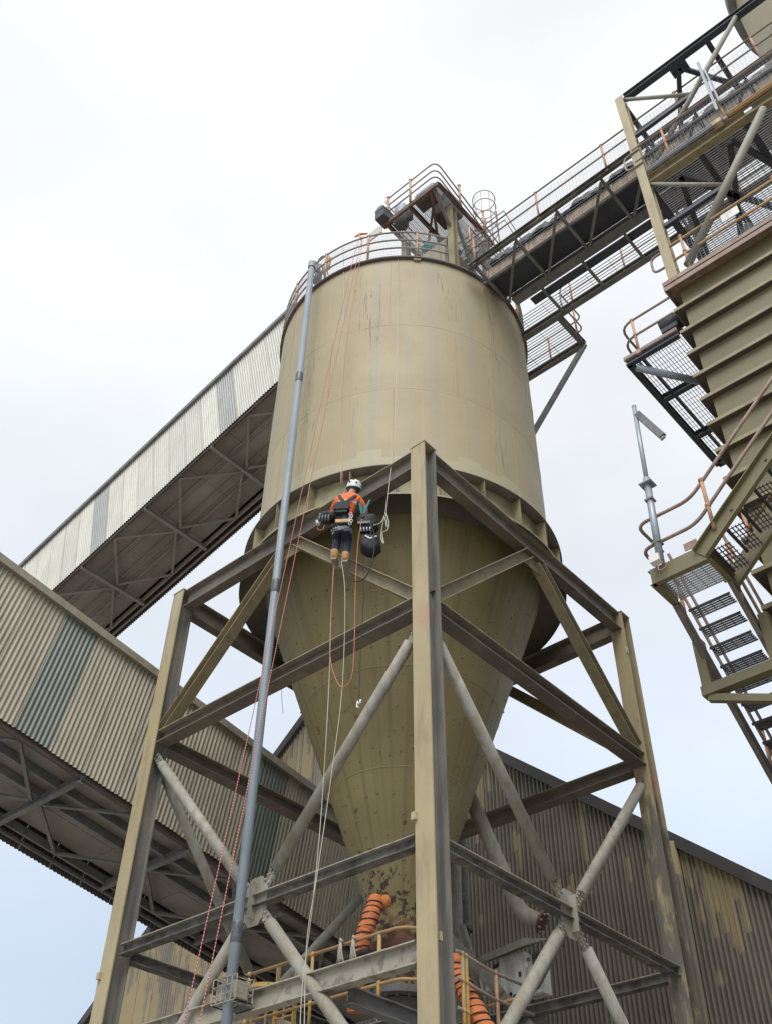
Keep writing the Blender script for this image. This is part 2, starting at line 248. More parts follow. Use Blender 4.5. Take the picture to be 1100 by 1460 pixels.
# ------------------------------------------------------------------ helpers
def frame(d, up=V((0, 0, 1))):
    d = d.normalized()
    s = d.cross(up)
    if s.length < 1e-4: s = d.cross(V((1, 0, 0)))
    s.normalize(); return d, s, s.cross(d).normalized()
class MB:
    def __init__(s): s.v = []; s.f = []; s.sm = []; s.mi = []; s.cur = 0
    def face(s, idx, smooth=False): s.f.append(idx); s.sm.append(smooth); s.mi.append(s.cur)
    def add(s, vs, fs, smooth=False):
        o = len(s.v); s.v += [tuple(q) for q in vs]
        for f in fs: s.face([i+o for i in f], smooth)
        return s
    def bx(s, c, sx, sy, sz, a=V((1, 0, 0)), b=V((0, 1, 0)), d=V((0, 0, 1))):
        c = V(c); vs = [c + a*(i*sx/2) + b*(j*sy/2) + d*(k*sz/2) for i in (-1, 1) for j in (-1, 1) for k in (-1, 1)]
        return s.add(vs, [(0, 1, 3, 2), (4, 6, 7, 5), (0, 4, 5, 1), (2, 3, 7, 6), (0, 2, 6, 4), (1, 5, 7, 3)])
    def b2(s, p, q):
        p, q = V(p), V(q); c = (p+q)/2; return s.bx(c, abs(q.x-p.x), abs(q.y-p.y), abs(q.z-p.z))
    def bar(s, p, q, w_, h, up=V((0, 0, 1)), off=(0, 0)):
        p, q = V(p), V(q); d, sd, u = frame(q-p, V(up)); c = (p+q)/2 + sd*off[0] + u*off[1]
        return s.bx(c, (q-p).length, w_, h, d, sd, u)
    def H(s, p, q, dep, wid, tf=.018, tw=.012, up=V((0, 0, 1))):
        s.cur = 1; s.bar(p, q, wid, tf, up, (0, dep/2-tf/2)); s.cur = 0; s.bar(p, q, wid, tf, up, (0, -dep/2+tf/2)); s.bar(p, q, tw, dep-2*tf, up); return s  # top flange takes the second material, so its lit edge is in the colour
    def Ch(s, p, q, dep, wid, tf=.014, up=V((0, 0, 1)), side=1):
        s.bar(p, q, wid, tf, up, (side*wid/2, dep/2-tf/2)); s.bar(p, q, wid, tf, up, (side*wid/2, -dep/2+tf/2)); s.bar(p, q, tf, dep-2*tf, up, (side*tf/2, 0)); return s
    def tube(s, pts, r, n=8, caps=True, closed=False):
        pts = [V(p) for p in pts]; m = len(pts); o = len(s.v); ref = None
        for i, p in enumerate(pts):
            if closed: t = pts[(i+1) % m] - pts[i-1]
            else: t = pts[min(i+1, m-1)] - pts[max(i-1, 0)]
            t.normalize()
            if ref is None: ref = t.cross(V((0, 0, 1)) if abs(t.z) < .9 else V((1, 0, 0))).normalized()
            ref = (ref - t*ref.dot(t)).normalized(); b = t.cross(ref)
            rr = r[i] if isinstance(r, (list, tuple)) else r
            for k in range(n):
                a = 2*PI*k/n; s.v.append(tuple(p + ref*(math.cos(a)*rr) + b*(math.sin(a)*rr)))
        for i in range(m if closed else m-1):
            for k in range(n):
                j = (i+1) % m
                s.face([o+i*n+k, o+i*n+(k+1) % n, o+j*n+(k+1) % n, o+j*n+k], True)
        if caps and not closed:
            s.face([o+k for k in range(n)][::-1]); s.face([o+(m-1)*n+k for k in range(n)])
        return s
    def lathe(s, prof, c, n=64, a0=0, a1=2*PI, smooth=True, axis=None):
        c = V(c); full = abs(a1-a0-2*PI) < 1e-6; m = n if full else n+1; o = len(s.v)
        if axis is None: X_, Y_, Z_ = V((1, 0, 0)), V((0, 1, 0)), V((0, 0, 1))
        else: Z_, X_, Y_ = frame(V(axis))
        for r, z in prof:
            for k in range(m):
                a = a0 + (a1-a0)*k/n; s.v.append(tuple(c + X_*(r*math.cos(a)) + Y_*(r*math.sin(a)) + Z_*z))
        for i in range(len(prof)-1):
            for k in range(n):
                k2 = (k+1) % m
                s.face([o+i*m+k, o+i*m+k2, o+(i+1)*m+k2, o+(i+1)*m+k], smooth)
        return s
    def ball(s, c, r, n=8, sq=(1, 1, 1)):
        o = len(s.v); h = n//2+1
        for i in range(h+1):
            t = PI*i/h
            for k in range(n):
                a = 2*PI*k/n; s.v.append((c[0]+r*sq[0]*math.sin(t)*math.cos(a), c[1]+r*sq[1]*math.sin(t)*math.sin(a), c[2]+r*sq[2]*math.cos(t)))
        for i in range(h):
            for k in range(n): s.face([o+i*n+k, o+(i+1)*n+k, o+(i+1)*n+(k+1) % n, o+i*n+(k+1) % n], True)
        return s
    def sheet(s, p, run, upv, length, h0, h1, pitch=.095, dep=.034, nrm=None, seg=6):
        """corrugated sheet: ribs rise along upv, repeat along run; heights h0..h1 at either end"""
        run, upv = V(run).normalized(), V(upv).normalized(); nrm = nrm or run.cross(upv).normalized(); p = V(p)
        m = max(1, round(length/pitch*seg)); o = len(s.v)
        prof = {6: (0, 1, 1, .5, 0, 0)}.get(seg)
        for i in range(m+1):
            x = length*i/m; d = dep*.5*(math.sin(2*PI*x/pitch)+1)
            h = h0 + (h1-h0)*i/m; b = p + run*x + nrm*d
            s.v.append(tuple(b)); s.v.append(tuple(b + upv*h))
        for i in range(m): s.face([o+2*i, o+2*i+2, o+2*i+3, o+2*i+1], True)
        return s
    def build(s, name, m, parent=None, **kw):
        me = bpy.data.meshes.new(name); off = V((0, 0, 0)); q = parent
        while q is not None: off += q.location; q = q.parent
        me.from_pydata([(a-off.x, b-off.y, c-off.z) for a, b, c in s.v], [], s.f)
        me.polygons.foreach_set('use_smooth', s.sm)
        ms = m if isinstance(m, (list, tuple)) else [m]
        for q in ms: me.materials.append(MT[q])
        if len(ms) > 1: me.polygons.foreach_set('material_index', s.mi)
        me.update()
        o = bpy.data.objects.new(name, me); C.objects.link(o)
        if parent is not None: o.parent = parent
        for k, v_ in kw.items(): o[k] = v_
        return o
def thing(name, label, cat, loc=(0, 0, 0), group=None):
    o = bpy.data.objects.new(name, None); C.objects.link(o); o.location = loc; o['label'] = label; o['category'] = cat
    o.empty_display_size = .2
    if group: o['group'] = group
    return o
def single(mb, name, m, label, cat, group=None, **kw):
    """a thing that is one mesh; its origin at the lowest point's height"""
    o = mb.build(name, m, None, label=label, category=cat, **kw)
    if group: o['group'] = group
    return o
def U(u, v, x=None, y=None, z=None):
    """the spot in the place that I measured at this point of the photograph, on a known plane"""
    d = w(V((u-550, v-730, 1458.0)).normalized())
    t = (x/d.x) if x is not None else (y/d.y) if y is not None else ((z-1.6)/d.z)
    return CAM + d*t
def copy_thing(o, loc, **kw):
    r = o.copy(); C.objects.link(r); r.location = loc
    for k, v_ in kw.items(): r[k] = v_
    for ch in list(o.children):
        c = ch.copy(); C.objects.link(c); c.parent = r
        for g in list(ch.children):
            d = g.copy(); C.objects.link(d); d.parent = c
    return r
def arc(c, r, a0, a1, n, z=None):
    return [V((c[0]+r*math.cos(a0+(a1-a0)*i/n), c[1]+r*math.sin(a0+(a1-a0)*i/n), c[2])) for i in range(n+1)]
def fillet(pts, r=.15, n=5):
    pts = [V(p) for p in pts]; out = [pts[0]]
    for i in range(1, len(pts)-1):
        a, b, c = pts[i-1], pts[i], pts[i+1]; d1, d2 = (a-b), (c-b); rr = min(r, d1.length*.45, d2.length*.45)
        p, q = b + d1.normalized()*rr, b + d2.normalized()*rr
        for k in range(n+1):
            t = k/n; out.append(p*(1-t)**2 + b*2*t*(1-t) + q*t*t)
    out.append(pts[-1]); return out
def rails(parent, path, heights, posts, ph, r=.021, rm='railgrey', pm='post', pr=.024, names=('handrail', 'midrail', 'midrail')):
    """rails along path lifted by heights; posts at base points"""
    for h, nm in zip(heights, names):
        MB().tube([V(p)+V((0, 0, h)) for p in path], r, 8).build(nm, rm, parent)
    for b in posts:
        b = V(b); m = MB().tube([b-V((0, 0, .06)), b+V((0, 0, ph))], pr, 8)
        for h in heights[:2]: m.ball(b+V((0, 0, h)), pr*1.7, 8)
        m.bx(b+V((0, 0, -.02)), .07, .07, .09)
        m.build('post', pm, parent)
def grating(parent, p, a, b, la, lb, pa=.05, pb=.15, t=.007, h=.03, m='greysteel', name='grating'):
    """bearing bars along a at pitch pa, cross rods along b"""
    a, b, p = V(a).normalized(), V(b).normalized(), V(p); g = MB()
    for i in range(int(lb/pa)+1): g.bar(p+b*(i*pa), p+b*(i*pa)+a*la, t, h)
    for i in range(int(la/pb)+1): g.bar(p+a*(i*pb)+V((0, 0, h*.3)), p+a*(i*pb)+b*lb+V((0, 0, h*.3)), t*.8, t*.8)
    return g.build(name, m, parent, kind='stuff')
def meshpanel(parent, p, a, b, la, lb, pitch=.06, r=.0025, m='galv', name='mesh_infill'):
    a, b, p = V(a).normalized(), V(b).normalized(), V(p); g = MB()
    for i in range(int(la/pitch)+1): g.tube([p+a*(i*pitch), p+a*(i*pitch)+b*lb], r, 3, False)
    for i in range(int(lb/pitch)+1): g.tube([p+b*(i*pitch), p+b*(i*pitch)+a*la], r, 3, False)
    return g.build(name, m, parent, kind='stuff')
X1, Y1, Z1 = V((1, 0, 0)), V((0, 1, 0)), V((0, 0, 1))

# ================================================================== ground
MB().add([(-400, -400, 0), (400, -400, 0), (400, 400, 0), (-400, 400, 0)], [(0, 1, 2, 3)]).build('ground', 'ground', None, kind='structure')
MB().b2((7.6, 6, 0.0), (16.6, 15, .15)).build('concrete_slab', 'ground', None, kind='structure')

# ================================================================== storage silo
S = thing('storage_silo', 'tall weathered beige steel silo with a cone bottom, standing in the steel frame', 'silo', (SCX, SCY, 0))
c0 = (SCX, SCY, 0)
NS = 160
for z0, z1 in ((14.62, 16.93), (16.93, 18.97), (18.97, 21.36)):
    MB().lathe([(2.955, z0), (2.955, z1)], c0, NS).build('wall_course', 'silo', S)
for z in (16.93, 18.97):
    MB().tube([(SCX+2.954*math.cos(a*PI/90), SCY+2.954*math.sin(a*PI/90), z) for a in range(180)], .0065, 6, closed=True).build('weld_seam', 'seam', S)
for k, (z0, z1) in enumerate(((14.62, 16.93), (16.93, 18.97), (18.97, 21.36))):
    for j in range(7):
        a = j*2*PI/7 + k*.43 + .2
        c, s_ = math.cos(a), math.sin(a); p = V((SCX+2.957*c, SCY+2.957*s_, z0)); MB().bar(p, p+V((0, 0, z1-z0)), .012, .012, V((c, s_, 0))).build('vertical_weld', 'silo', S)
MB().lathe([(2.94, 21.37), (3.02, 21.37), (3.02, 21.44), (2.94, 21.44)], c0, NS).build('top_rim', 'rimm', S)
MB().lathe([(2.96, 21.42), (.5, 21.75), (.01, 21.75)], c0, NS).build('roof', 'silo', S)
MB().lathe([(2.96, 13.90), (2.96, 14.62)], c0, NS).build('ring_web', 'ring', S)
MB().lathe([(2.95, 14.585), (3.17, 14.585), (3.17, 14.61), (2.95, 14.64)], c0, NS).build('upper_flange', 'beam', S)
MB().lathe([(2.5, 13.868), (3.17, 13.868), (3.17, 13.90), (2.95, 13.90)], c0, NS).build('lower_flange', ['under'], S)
MB().lathe([(3.173, 13.865), (3.173, 13.903)], c0, NS).build('flange_edge', 'ring', S)
for k in range(24):
    a = math.radians(218.5 + 15*k); c, s_ = math.cos(a), math.sin(a)
    p = V((SCX+3.055*c, SCY+3.055*s_, 13.903)); MB().bar(p, p+V((0, 0, .68)), .012, .19, V((c, s_, 0))).build('stiffener', 'ring', S)
ZC, RC, ZB, RB = 13.868, 2.66, 7.75, .46
rz = lambda z: RB + (RC-RB)*(z-ZB)/(ZC-ZB)
lev = [13.868, 12.55, 11.3, 9.75, 8.5, 7.75]
for a, b in zip(lev[:-1], lev[1:]):
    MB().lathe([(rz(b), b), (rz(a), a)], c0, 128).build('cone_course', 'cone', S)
for z in lev[1:-1]:
    MB().tube([(SCX+(rz(z)+.001)*math.cos(a*PI/90), SCY+(rz(z)+.001)*math.sin(a*PI/90), z) for a in range(180)], .006, 6, closed=True).build('weld_seam', 'seamc', S)
g = MB()
dn = V((0, 0, -1))
for i, z in enumerate([13.2, 12.85, 12.3, 11.95, 11.6, 11.05, 10.7, 10.35, 10.0, 9.4, 9.1, 8.8, 8.2]):
    nb_ = 22 if z > 10.4 else 14
    for k in range(nb_):
        a = 2*PI*(k + .37*i)/nb_ + random.uniform(-.03, .03); zz = z+random.uniform(-.05, .05)
        n_ = V((math.cos(a), math.sin(a), -.38)).normalized(); p = V((SCX+rz(zz)*math.cos(a), SCY+rz(zz)*math.sin(a), zz))
        g.tube([p-n_*.005, p+n_*.016], [.021, .014], 6)
g.build('bolt_heads', 'brace', S, kind='stuff')
MB().lathe([(.46, 7.75), (.44, 7.6), (.44, 6.62)], c0, 48).build('outlet_pipe', 'cone', S)
m = MB().lathe([(.44, 6.62), (.62, 6.62), (.62, 6.57), (.62, 6.52), (.44, 6.52)], c0, 48, smooth=False)
for k in range(20):
    a = 2*PI*k/20; m.tube([(SCX+.55*math.cos(a), SCY+.55*math.sin(a), 6.47), (SCX+.55*math.cos(a), SCY+.55*math.sin(a), 6.68)], .022, 6)
m.build('outlet_flange', 'greysteel', S)
m = MB().lathe([(.40, 6.52), (.40, 6.2), (.55, 6.15), (.55, 5.95), (.36, 5.9), (.36, 5.0), (.3, 4.2)], c0, 40)
for k in range(16):
    a = 2*PI*k/16; m.bx((SCX+.5*math.cos(a), SCY+.5*math.sin(a), 6.19), .05, .05, .06)
m.build('slide_gate', 'greysteel', S)
MB().lathe([(.52, 7.28), (.56, 7.28), (.56, 7.05), (.52, 7.05)], c0, 40, math.radians(150), math.radians(280)).build('wear_band', 'rust', S)
# rim railing
RR = 2.98
a0, a1 = math.radians(-75), math.radians(240)
pa = [V((SCX+RR*math.cos(a0+(a1-a0)*i/90), SCY+RR*math.sin(a0+(a1-a0)*i/90), 21.47)) for i in range(91)]
# gap where the bridge lands lies between 240 and 285 degrees
rails(S, pa, (.98, .66, .34), [], 0, .022)
for k in range(15):
    a = math.radians(226.5 - 21.5*k)
    p = V((SCX+RR*math.cos(a), SCY+RR*math.sin(a), 21.42)); m = MB().tube([p, p+V((0, 0, 1.04))], .028, 8)
    for h in (.39, .71, 1.03): m.ball(p+V((0, 0, h)), .045, 8)
    m.build('rail_post', 'post', S)
g = MB()
for k in range(270):
    a = math.radians(240 - k*.62); p = V((SCX+RR*math.cos(a), SCY+RR*math.sin(a), 21.5)); g.tube([p, p+V((0, 0, .93))], .0028, 3, False)
for h in (.1, .2, .3, .45, .55, .75, .85):
    g.tube([V((SCX+RR*math.cos(math.radians(240-k*2)), SCY+RR*math.sin(math.radians(240-k*2)), 21.47+h)) for k in range(84)], .0025, 3, False)
g.build('rail_mesh', 'galv', S, kind='stuff')
MB().bx((10.0, 8.28, 21.33), .16, .16, .05, V((.7, -.7, 0)), V((.7, .7, 0))).build('lifting_bracket', 'rail', S)

# ================================================================== support frame
Fx, Fy, Wd = 9.04, 7.39, 6.0
F = thing('support_frame', 'beige braced steel tower on four columns carrying the big silo', 'steel frame', (Fx+3, Fy+3, 0))
cols = {'F': (Fx, Fy), 'L': (Fx, Fy+Wd), 'R': (Fx+Wd, Fy), 'B': (Fx+Wd, Fy+Wd)}
CW = .29
for k, (x, y) in cols.items():
    cm = MB()
    yb_ = y-.12 if k == 'F' else y
    # the flange away from the yard has the web's darker streaked colour in the two columns by the ducts
    for s_ in ((-1, 1) if k in 'RB' else (-1,)): cm.bar((x, yb_, .18), (x, y, 13.86), CW, .022, X1, (0, s_*(CW/2-.011)))
    co = cm.build('column', 'frame', F)
    if k in 'FL': MB().bar((x, yb_, .18), (x, y, 13.86), CW, .022, X1, (0, CW/2-.011)).build('rear_flange', 'webdark', co)
    MB().bar((x, yb_, .18), (x, y, 13.86), .016, CW-.044, X1).build('web', 'webdark', co)
    MB().bx((x, y, .165), .55, .55, .03).build('base_plate', 'greysteel', F)
TB, MBm, LB = 13.66, 10.66, 7.1
def face_pts(a, b):
    (x0, y0), (x1, y1) = cols[a], cols[b]; d = V((x1-x0, y1-y0, 0)).normalized(); return V((x0, y0, 0)), V((x1, y1, 0)), d
def ends(p, q, z, trim): 
    d = (q-p).normalized(); return p+d*trim+V((0, 0, z)), q-d*trim+V((0, 0, z))
for a, b in (('F', 'L'), ('F', 'R'), ('L', 'B'), ('R', 'B')):
    p, q, d = face_pts(a, b); near = a == 'F'
    nrm = V((d.y, -d.x, 0)); 
    if (nrm.dot(V((SCX, SCY, 0)) - p)) > 0: nrm = -nrm
    t = CW/2+.004
    P, Q = ends(p, q, TB, t); MB().H(P, Q, .40, .20, .018, .012).build('top_beam', ['beam', 'beamlit'], F)
    P, Q = ends(p, q, MBm, t); MB().H(P, Q, .24, .24, .018, .012).build('middle_beam', ['beam', 'beamlit'], F)
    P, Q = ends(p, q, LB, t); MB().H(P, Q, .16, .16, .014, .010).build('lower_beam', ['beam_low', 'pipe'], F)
    mid = (p+q)/2
    # K braces in the top storey
    top = mid + V((0, 0, TB-.2))
    for e_ in (p, q):
        dd = (e_-mid).normalized(); end = e_ - dd*.12 + V((0, 0, MBm+.16)); st = top + dd*.16 - V((0, 0, .02))
        MB().H(st, end, .20, .20, .016, .012).build('knee_brace', 'brace', F)
    MB().bx(top+V((0, 0, -.10)), .5, .014, .3, d, nrm, Z1).build('gusset_plate', 'brace', F)
    # X of tubes over the two lower storeys, crossing at the lower beam
    cx = mid + V((0, 0, LB))
    for e_, sg in ((p, 1), (q, 1), (p, -1), (q, -1)):
        end = e_ + V((0, 0, LB + sg*3.32)); dv = (end-cx).normalized()
        s0, s1 = cx + dv*.5, end - dv*.42
        br = MB().tube([s0, s1], .085, 14).build('tube_brace', 'pipe', F)
        for t0, t1 in ((cx+dv*.2, s0+dv*.22), (s1-dv*.18, end-dv*.06)):
            MB().bar(t0, t1, .14, .016, up=nrm).build('end_plate', 'pipe', br)
        for t0, s_ in ((cx+dv*.38, 1), (end-dv*.22, -1)):
            bb = MB(); sd_ = dv.cross(nrm).normalized()
            for i in (-1, 0, 1):
                for j in (-1, 1):
                    cc = t0 + dv*(i*.075) + sd_*(j*.042); bb.tube([cc+nrm*.008, cc+nrm*.035], .017, 6)
            bb.build('bolts', 'pipe', br, kind='stuff')
    # central gusset
    m = MB()
    off = nrm*(-.012)
    pts = []
    for k in range(8):
        an = PI/8 + k*PI/4; pts.append((.25*math.cos(an), .36*math.sin(an)))
    vs = [cx+d*a_+Z1*b_+nrm*.0 for a_, b_ in pts] + [cx+d*a_+Z1*b_+nrm*.018 for a_, b_ in pts]
    m.add(vs, [list(range(8))[::-1], list(range(8, 16))] + [[k, (k+1) % 8, 8+(k+1) % 8, 8+k] for k in range(8)])
    gp = m.build('gusset_plate', 'pipe' if near else 'beam_low', F)
    MB().bx(cx+nrm*.07, .02, .12, .5, d, nrm, Z1).build('gusset_rib', 'pipe', F)
# splice bolts in the channel side of the front column
for cx_, cy_ in (cols['F'],):
    m = MB()
    for j in (-.05, .05):
        for i in range(5): 
            p = V((cx_+j, cy_-.007, 10.35+i*.13)); m.tube([p, p-Y1*.03], .018, 6)
    m.build('splice_bolts', 'beam', F, kind='stuff')
# little hoop lugs on column faces
for (x, y, z) in ((Fx-CW/2, Fy+.08, 7.35), (Fx-CW/2, Fy+Wd+.1, 6.75), (Fx+.0, Fy-CW/2, 5.9)):
    MB().bx((x-.02, y, z), .05, .07, .10).build('lug', 'frame', F)
# small white figure 8 painted on the right column's flange edge
for dz_ in (-.035, .035):
    c_ = U(893, 926, y=Fy-CW/2-.008)+Z1*dz_; MB().tube([c_+X1*(.028*math.cos(a_))+Z1*(.033*math.sin(a_)) for a_ in [2*PI*i/14 for i in range(14)]], .007, 5, closed=True).build('painted_mark', 'white', F)
for k_, (dx_, top_) in enumerate(((.05, 12.9), (.085, 9.6))):
    cv = [V((Fx+dx_-.02+.01*math.sin(i*1.7+k_), Fy-.02-.012*abs(math.sin(i*.9)), .3+(top_-.3)*i/24)) for i in range(25)]
    MB().tube(cv, .009, 5).build('conduit', 'dark', F)
# top seat plate over the columns
for x, y in cols.values(): MB().bx((x, y, 13.87), .31, .31, .02).build('cap_plate', 'frame', F)
# pale dust covered platform beam on the left face, and floor beams behind it
PZ = 5.79
P, Q = V((Fx, Fy+CW/2+.004, PZ)), V((Fx, Fy+Wd-CW/2-.004, PZ))
MB().H(P, Q, .26, .16, .016, .012).build('platform_beam', 'dust', F)
MB().H((Fx+Wd, Fy+.2, PZ), (Fx+Wd, Fy+Wd-.2, PZ), .20, .20).build('platform_beam', 'beam_low', F)
for y in (8.72, 12.1):
    MB().H((Fx+.11, y, 5.6), (Fx+Wd-.11, y, 5.6), .2, .16).build('floor_beam', 'greysteel', F)
for x in (10.3, 13.7):
    MB().H((x, 8.81, 5.6), (x, 12.0, 5.6), .14, .12).build('floor_beam', 'greysteel', F)

# ================================================================== lower platform round the outlet
LP = thing('outlet_platform', 'grated platform with ochre handrails around the silo outlet, inside the tower', 'platform', (10.4, 9.3, 5.72))
for (px_, py_, la, lb) in ((10.3, 8.75, 3.4, .9), (10.3, 11.2, 3.4, .9), (10.3, 9.7, .9, 1.45), (12.75, 9.7, .95, 1.45)):
    grating(LP, (px_, py_, 5.72), X1, Y1, la, lb, .06, .2)
path = fillet([(10.38, 12.0, 5.75), (10.38, 9.0, 5.75), (10.6, 8.8, 5.75), (11.2, 8.8, 5.75)], .3)
rails(LP, path, (1.08, .42), [(10.38, 11.9, 5.75), (10.38, 10.6, 5.75)], 1.06, .024, 'ochre', 'yellow')
rails(LP, [], (), [(10.38, 9.35, 5.75)], 1.06, .024, 'ochre', 'yellow', .028)
for p in ((10.62, 8.8, 5.75), ): 
    m = MB().tube([V(p), V(p)+Z1*1.08], .028, 8).ball(V(p)+Z1*1.08, .045).ball(V(p)+Z1*.42, .045); m.build('post', 'dust', LP)
# right hand landing rails seen right of the front column
LR = thing('landing_rail', 'grey and yellow tube handrail in front of the grey control cabinets', 'handrail', (11.6, 8.0, 4.6))
pr_ = [U(650, 1355, x=11.4), U(700, 1385, x=12.2), U(757, 1410, x=13.1)]
def off_(ps, dz): return [p+V((0, 0, dz)) for p in ps]
for dz, nm in ((0, 'handrail'), (-.36, 'midrail'), (-.74, 'midrail')):
    MB().tube(off_(pr_, dz), .024, 8).build(nm, 'railgrey', LR)
for t, mm in ((.16, 'yellow'), (.26, 'yellow'), (1.1, 'post')):
    i = int(t); p = pr_[i]*(1-(t-i)) + pr_[i+1]*(t-i); m = MB().tube([p, p-V((0, 0, 1.4))], .028, 8)
    for dz in (0, -.36, -.74): m.ball(p+V((0, 0, dz)), .042)
    m.build('post', mm, LR)
MB().tube([U(691, 1436, x=12.6), U(757, 1418, x=12.6)], .024, 8).build('handrail', 'ochre', LR)

# yellow caged ladder
LD = thing('caged_ladder', 'yellow caged ladder rising to the outlet platform behind the pale tube brace', 'ladder', (11.0, 12.25, 3.0))
lc = U(408, 1420, x=10.9); lc = V((lc.x, lc.y, 0))
for s_ in (-.2, .2):
    p = V((lc.x, lc.y+s_, 2.2)); MB().bar(p, p+Z1*4.9, .07, .018, Y1).build('stile', 'yellow', LD)
for k in range(16): MB().tube([V((lc.x, lc.y-.2, 2.4+k*.28)), V((lc.x, lc.y+.2, 2.4+k*.28))], .012, 6).build('rung', 'yellow', LD)
for z in (4.2, 5.0, 5.8, 6.6):
    pts = [V((lc.x-.02-.62*math.sin(t), lc.y+.2-.2+.36*math.cos(t)*-1, z)) for t in [PI*i/14 for i in range(15)]]
    m = MB()
    for p, q in zip(pts[:-1], pts[1:]): m.bar(p, q, .008, .06)
    m.build('hoop', 'yellow', LD)
for t in (.5, 1.0, 1.57, 2.1, 2.6):
    p = V((lc.x-.02-.62*math.sin(t), lc.y-.36*math.cos(t), 3.6)); MB().bar(p, p+Z1*3.03, .035, .006, Y1).build('cage_strap', 'yellow', LD)
# cage like guard of a flood light on the pale beam
bk = V((Fx-.28, 10.33, 5.86))
LG = thing('wire_cage_light', 'dust caked wire guard box fixed to the pale beam beside the grey pole', 'light', bk)
MB().bx(bk, .2, .34, .2).build('lamp_body', 'dust', LG)
m = MB()
for i in range(6):
    for s_ in (-1, 1):
        m.bar(bk+V((s_*.14, -.22+.088*i, -.15)), bk+V((s_*.14, -.22+.088*i, .15)), .01, .01, X1)
        m.bar(bk+V((-.14, -.22+.088*i, s_*.15)), bk+V((.14, -.22+.088*i, s_*.15)), .01, .01)
for i in range(4):
    for s_ in (-1, 1):
        m.bar(bk+V((s_*.14, -.22, -.15+.1*i)), bk+V((s_*.14, .22, -.15+.1*i)), .01, .01)
        m.bar(bk+V((-.14, s_*.22, -.15+.1*i)), bk+V((.14, s_*.22, -.15+.1*i)), .01, .01)
m.build('wire_guard', 'dust', LG)
MB().bx(bk+V((.16, 0, -.16)), .2, .3, .02).build('bracket', 'greysteel', LG)

# ================================================================== orange ducts, black hoses
def duct(pts, r, label, n=70):
    t = thing('ventilation_duct', label, 'duct', pts[-1], 'orange fabric ducts by the silo outlet')
    P = [V(p) for p in pts]; cur = []
    for i in range(len(P)-1):
        p0, p1, p2, p3 = P[max(i-1, 0)], P[i], P[i+1], P[min(i+2, len(P)-1)]
        for k in range(20):
            s_ = k/20; cur.append(.5*((2*p1)+(p2-p0)*s_+(2*p0-5*p1+4*p2-p3)*s_*s_+(3*p1-p0-3*p2+p3)*s_**3))
    cur.append(P[-1])
    rs = [r*(1+.05*abs(math.sin(i*PI/4))**.7*-1+.05*random.uniform(-1, 1)+.05*math.sin(i*.37)) for i in range(len(cur))]
    MB().tube(cur, rs, 20).build('fabric_sleeve', 'orange', t)
    acc = 0
    for i in range(0, len(cur)-1):
        acc += (cur[i+1]-cur[i]).length
        if acc < .105: continue
        acc = 0
        p, q = cur[i], cur[i+1]; d, s1, s2 = frame(q-p)
        MB().tube([p + s1*(r*.985*math.cos(a))+s2*(r*.985*math.sin(a)) + d*(.05*math.sin(a)) for a in [2*PI*j/24 for j in range(24)]], .011, 5, closed=True).build('wire_ring', 'dark', t)
    return t
ou = lambda a, b, x: U(470+a/5.79, 1240+b/5.79, x=x)
duct([ou(388, 255, 11.25), ou(345, 370, 11.1), ou(300, 500, 11.0), ou(255, 640, 10.95), ou(225, 900, 10.95), ou(215, 1180, 11.0)], .125, 'orange ribbed fabric duct hanging left of the silo outlet')
m = MB().ball(ou(455, 262, 11.3), .09, 10, (1, 1, 1.1)); single(m, 'fabric_bundle', 'orange', 'bunched orange fabric tied at the top of the duct by the cone', 'fabric')
dv2 = lambda a, b, x: U(640+a/5.0, 1280+b/5.0, x=x)
duct([dv2(20, 440, 11.9), dv2(70, 560, 11.9), dv2(130, 690, 11.85), dv2(210, 850, 11.8), dv2(290, 1000, 11.8)], .135, 'orange ribbed fabric duct sloping down behind the rail right of the front column')
m = MB().tube([ou(150, 760, 10.7), ou(200, 720, 10.7), ou(280, 690, 10.7), ou(340, 680, 10.75)], [.055, .06, .06, .055], 12)
single(m, 'black_sleeve', 'black', 'short black rolled sleeve lying against the handrail below the orange duct', 'sleeve')
m = MB().tube([ou(370, 860, 10.9), ou(385, 1080, 10.9), ou(395, 1300, 10.9)], .065, 12)
for i in range(16): 
    p = ou(370, 860, 10.9).lerp(ou(395, 1300, 10.9), i/16); m.lathe([(.066, -.012), (.074, 0), (.066, .012)], p, 12)
single(m, 'black_hose', 'dark', 'black corrugated hose hanging in front of the silo outlet', 'hose')
for a, b, lb in ((95, 600, 'white rag strip tied to the rail, the left one of two'), (200, 575, 'white rag strip tied to the rail, the right one of two beside the duct')):
    m = MB(); p = ou(a, b, 10.33); q = ou(a-12, b+200, 10.36)
    for k in range(4):
        m.tube([p+V((0, 0, .03)), p.lerp(q, .35)+V((-.01, .015*k-.02, 0)), p.lerp(q, .7)+V((0, .03*k-.05, .0)), q+V((0, .045*k-.07, .06*(k%2)))], [.02, .014, .012, .006], 6)
    m.tube([p+V((0, -.03, .0)), p+V((-.01, 0, .04)), p+V((0, .03, .0))], .022, 6)
    single(m, 'rag_strip', 'ropew', lb, 'rag', 'rag strips tied to the platform rail')

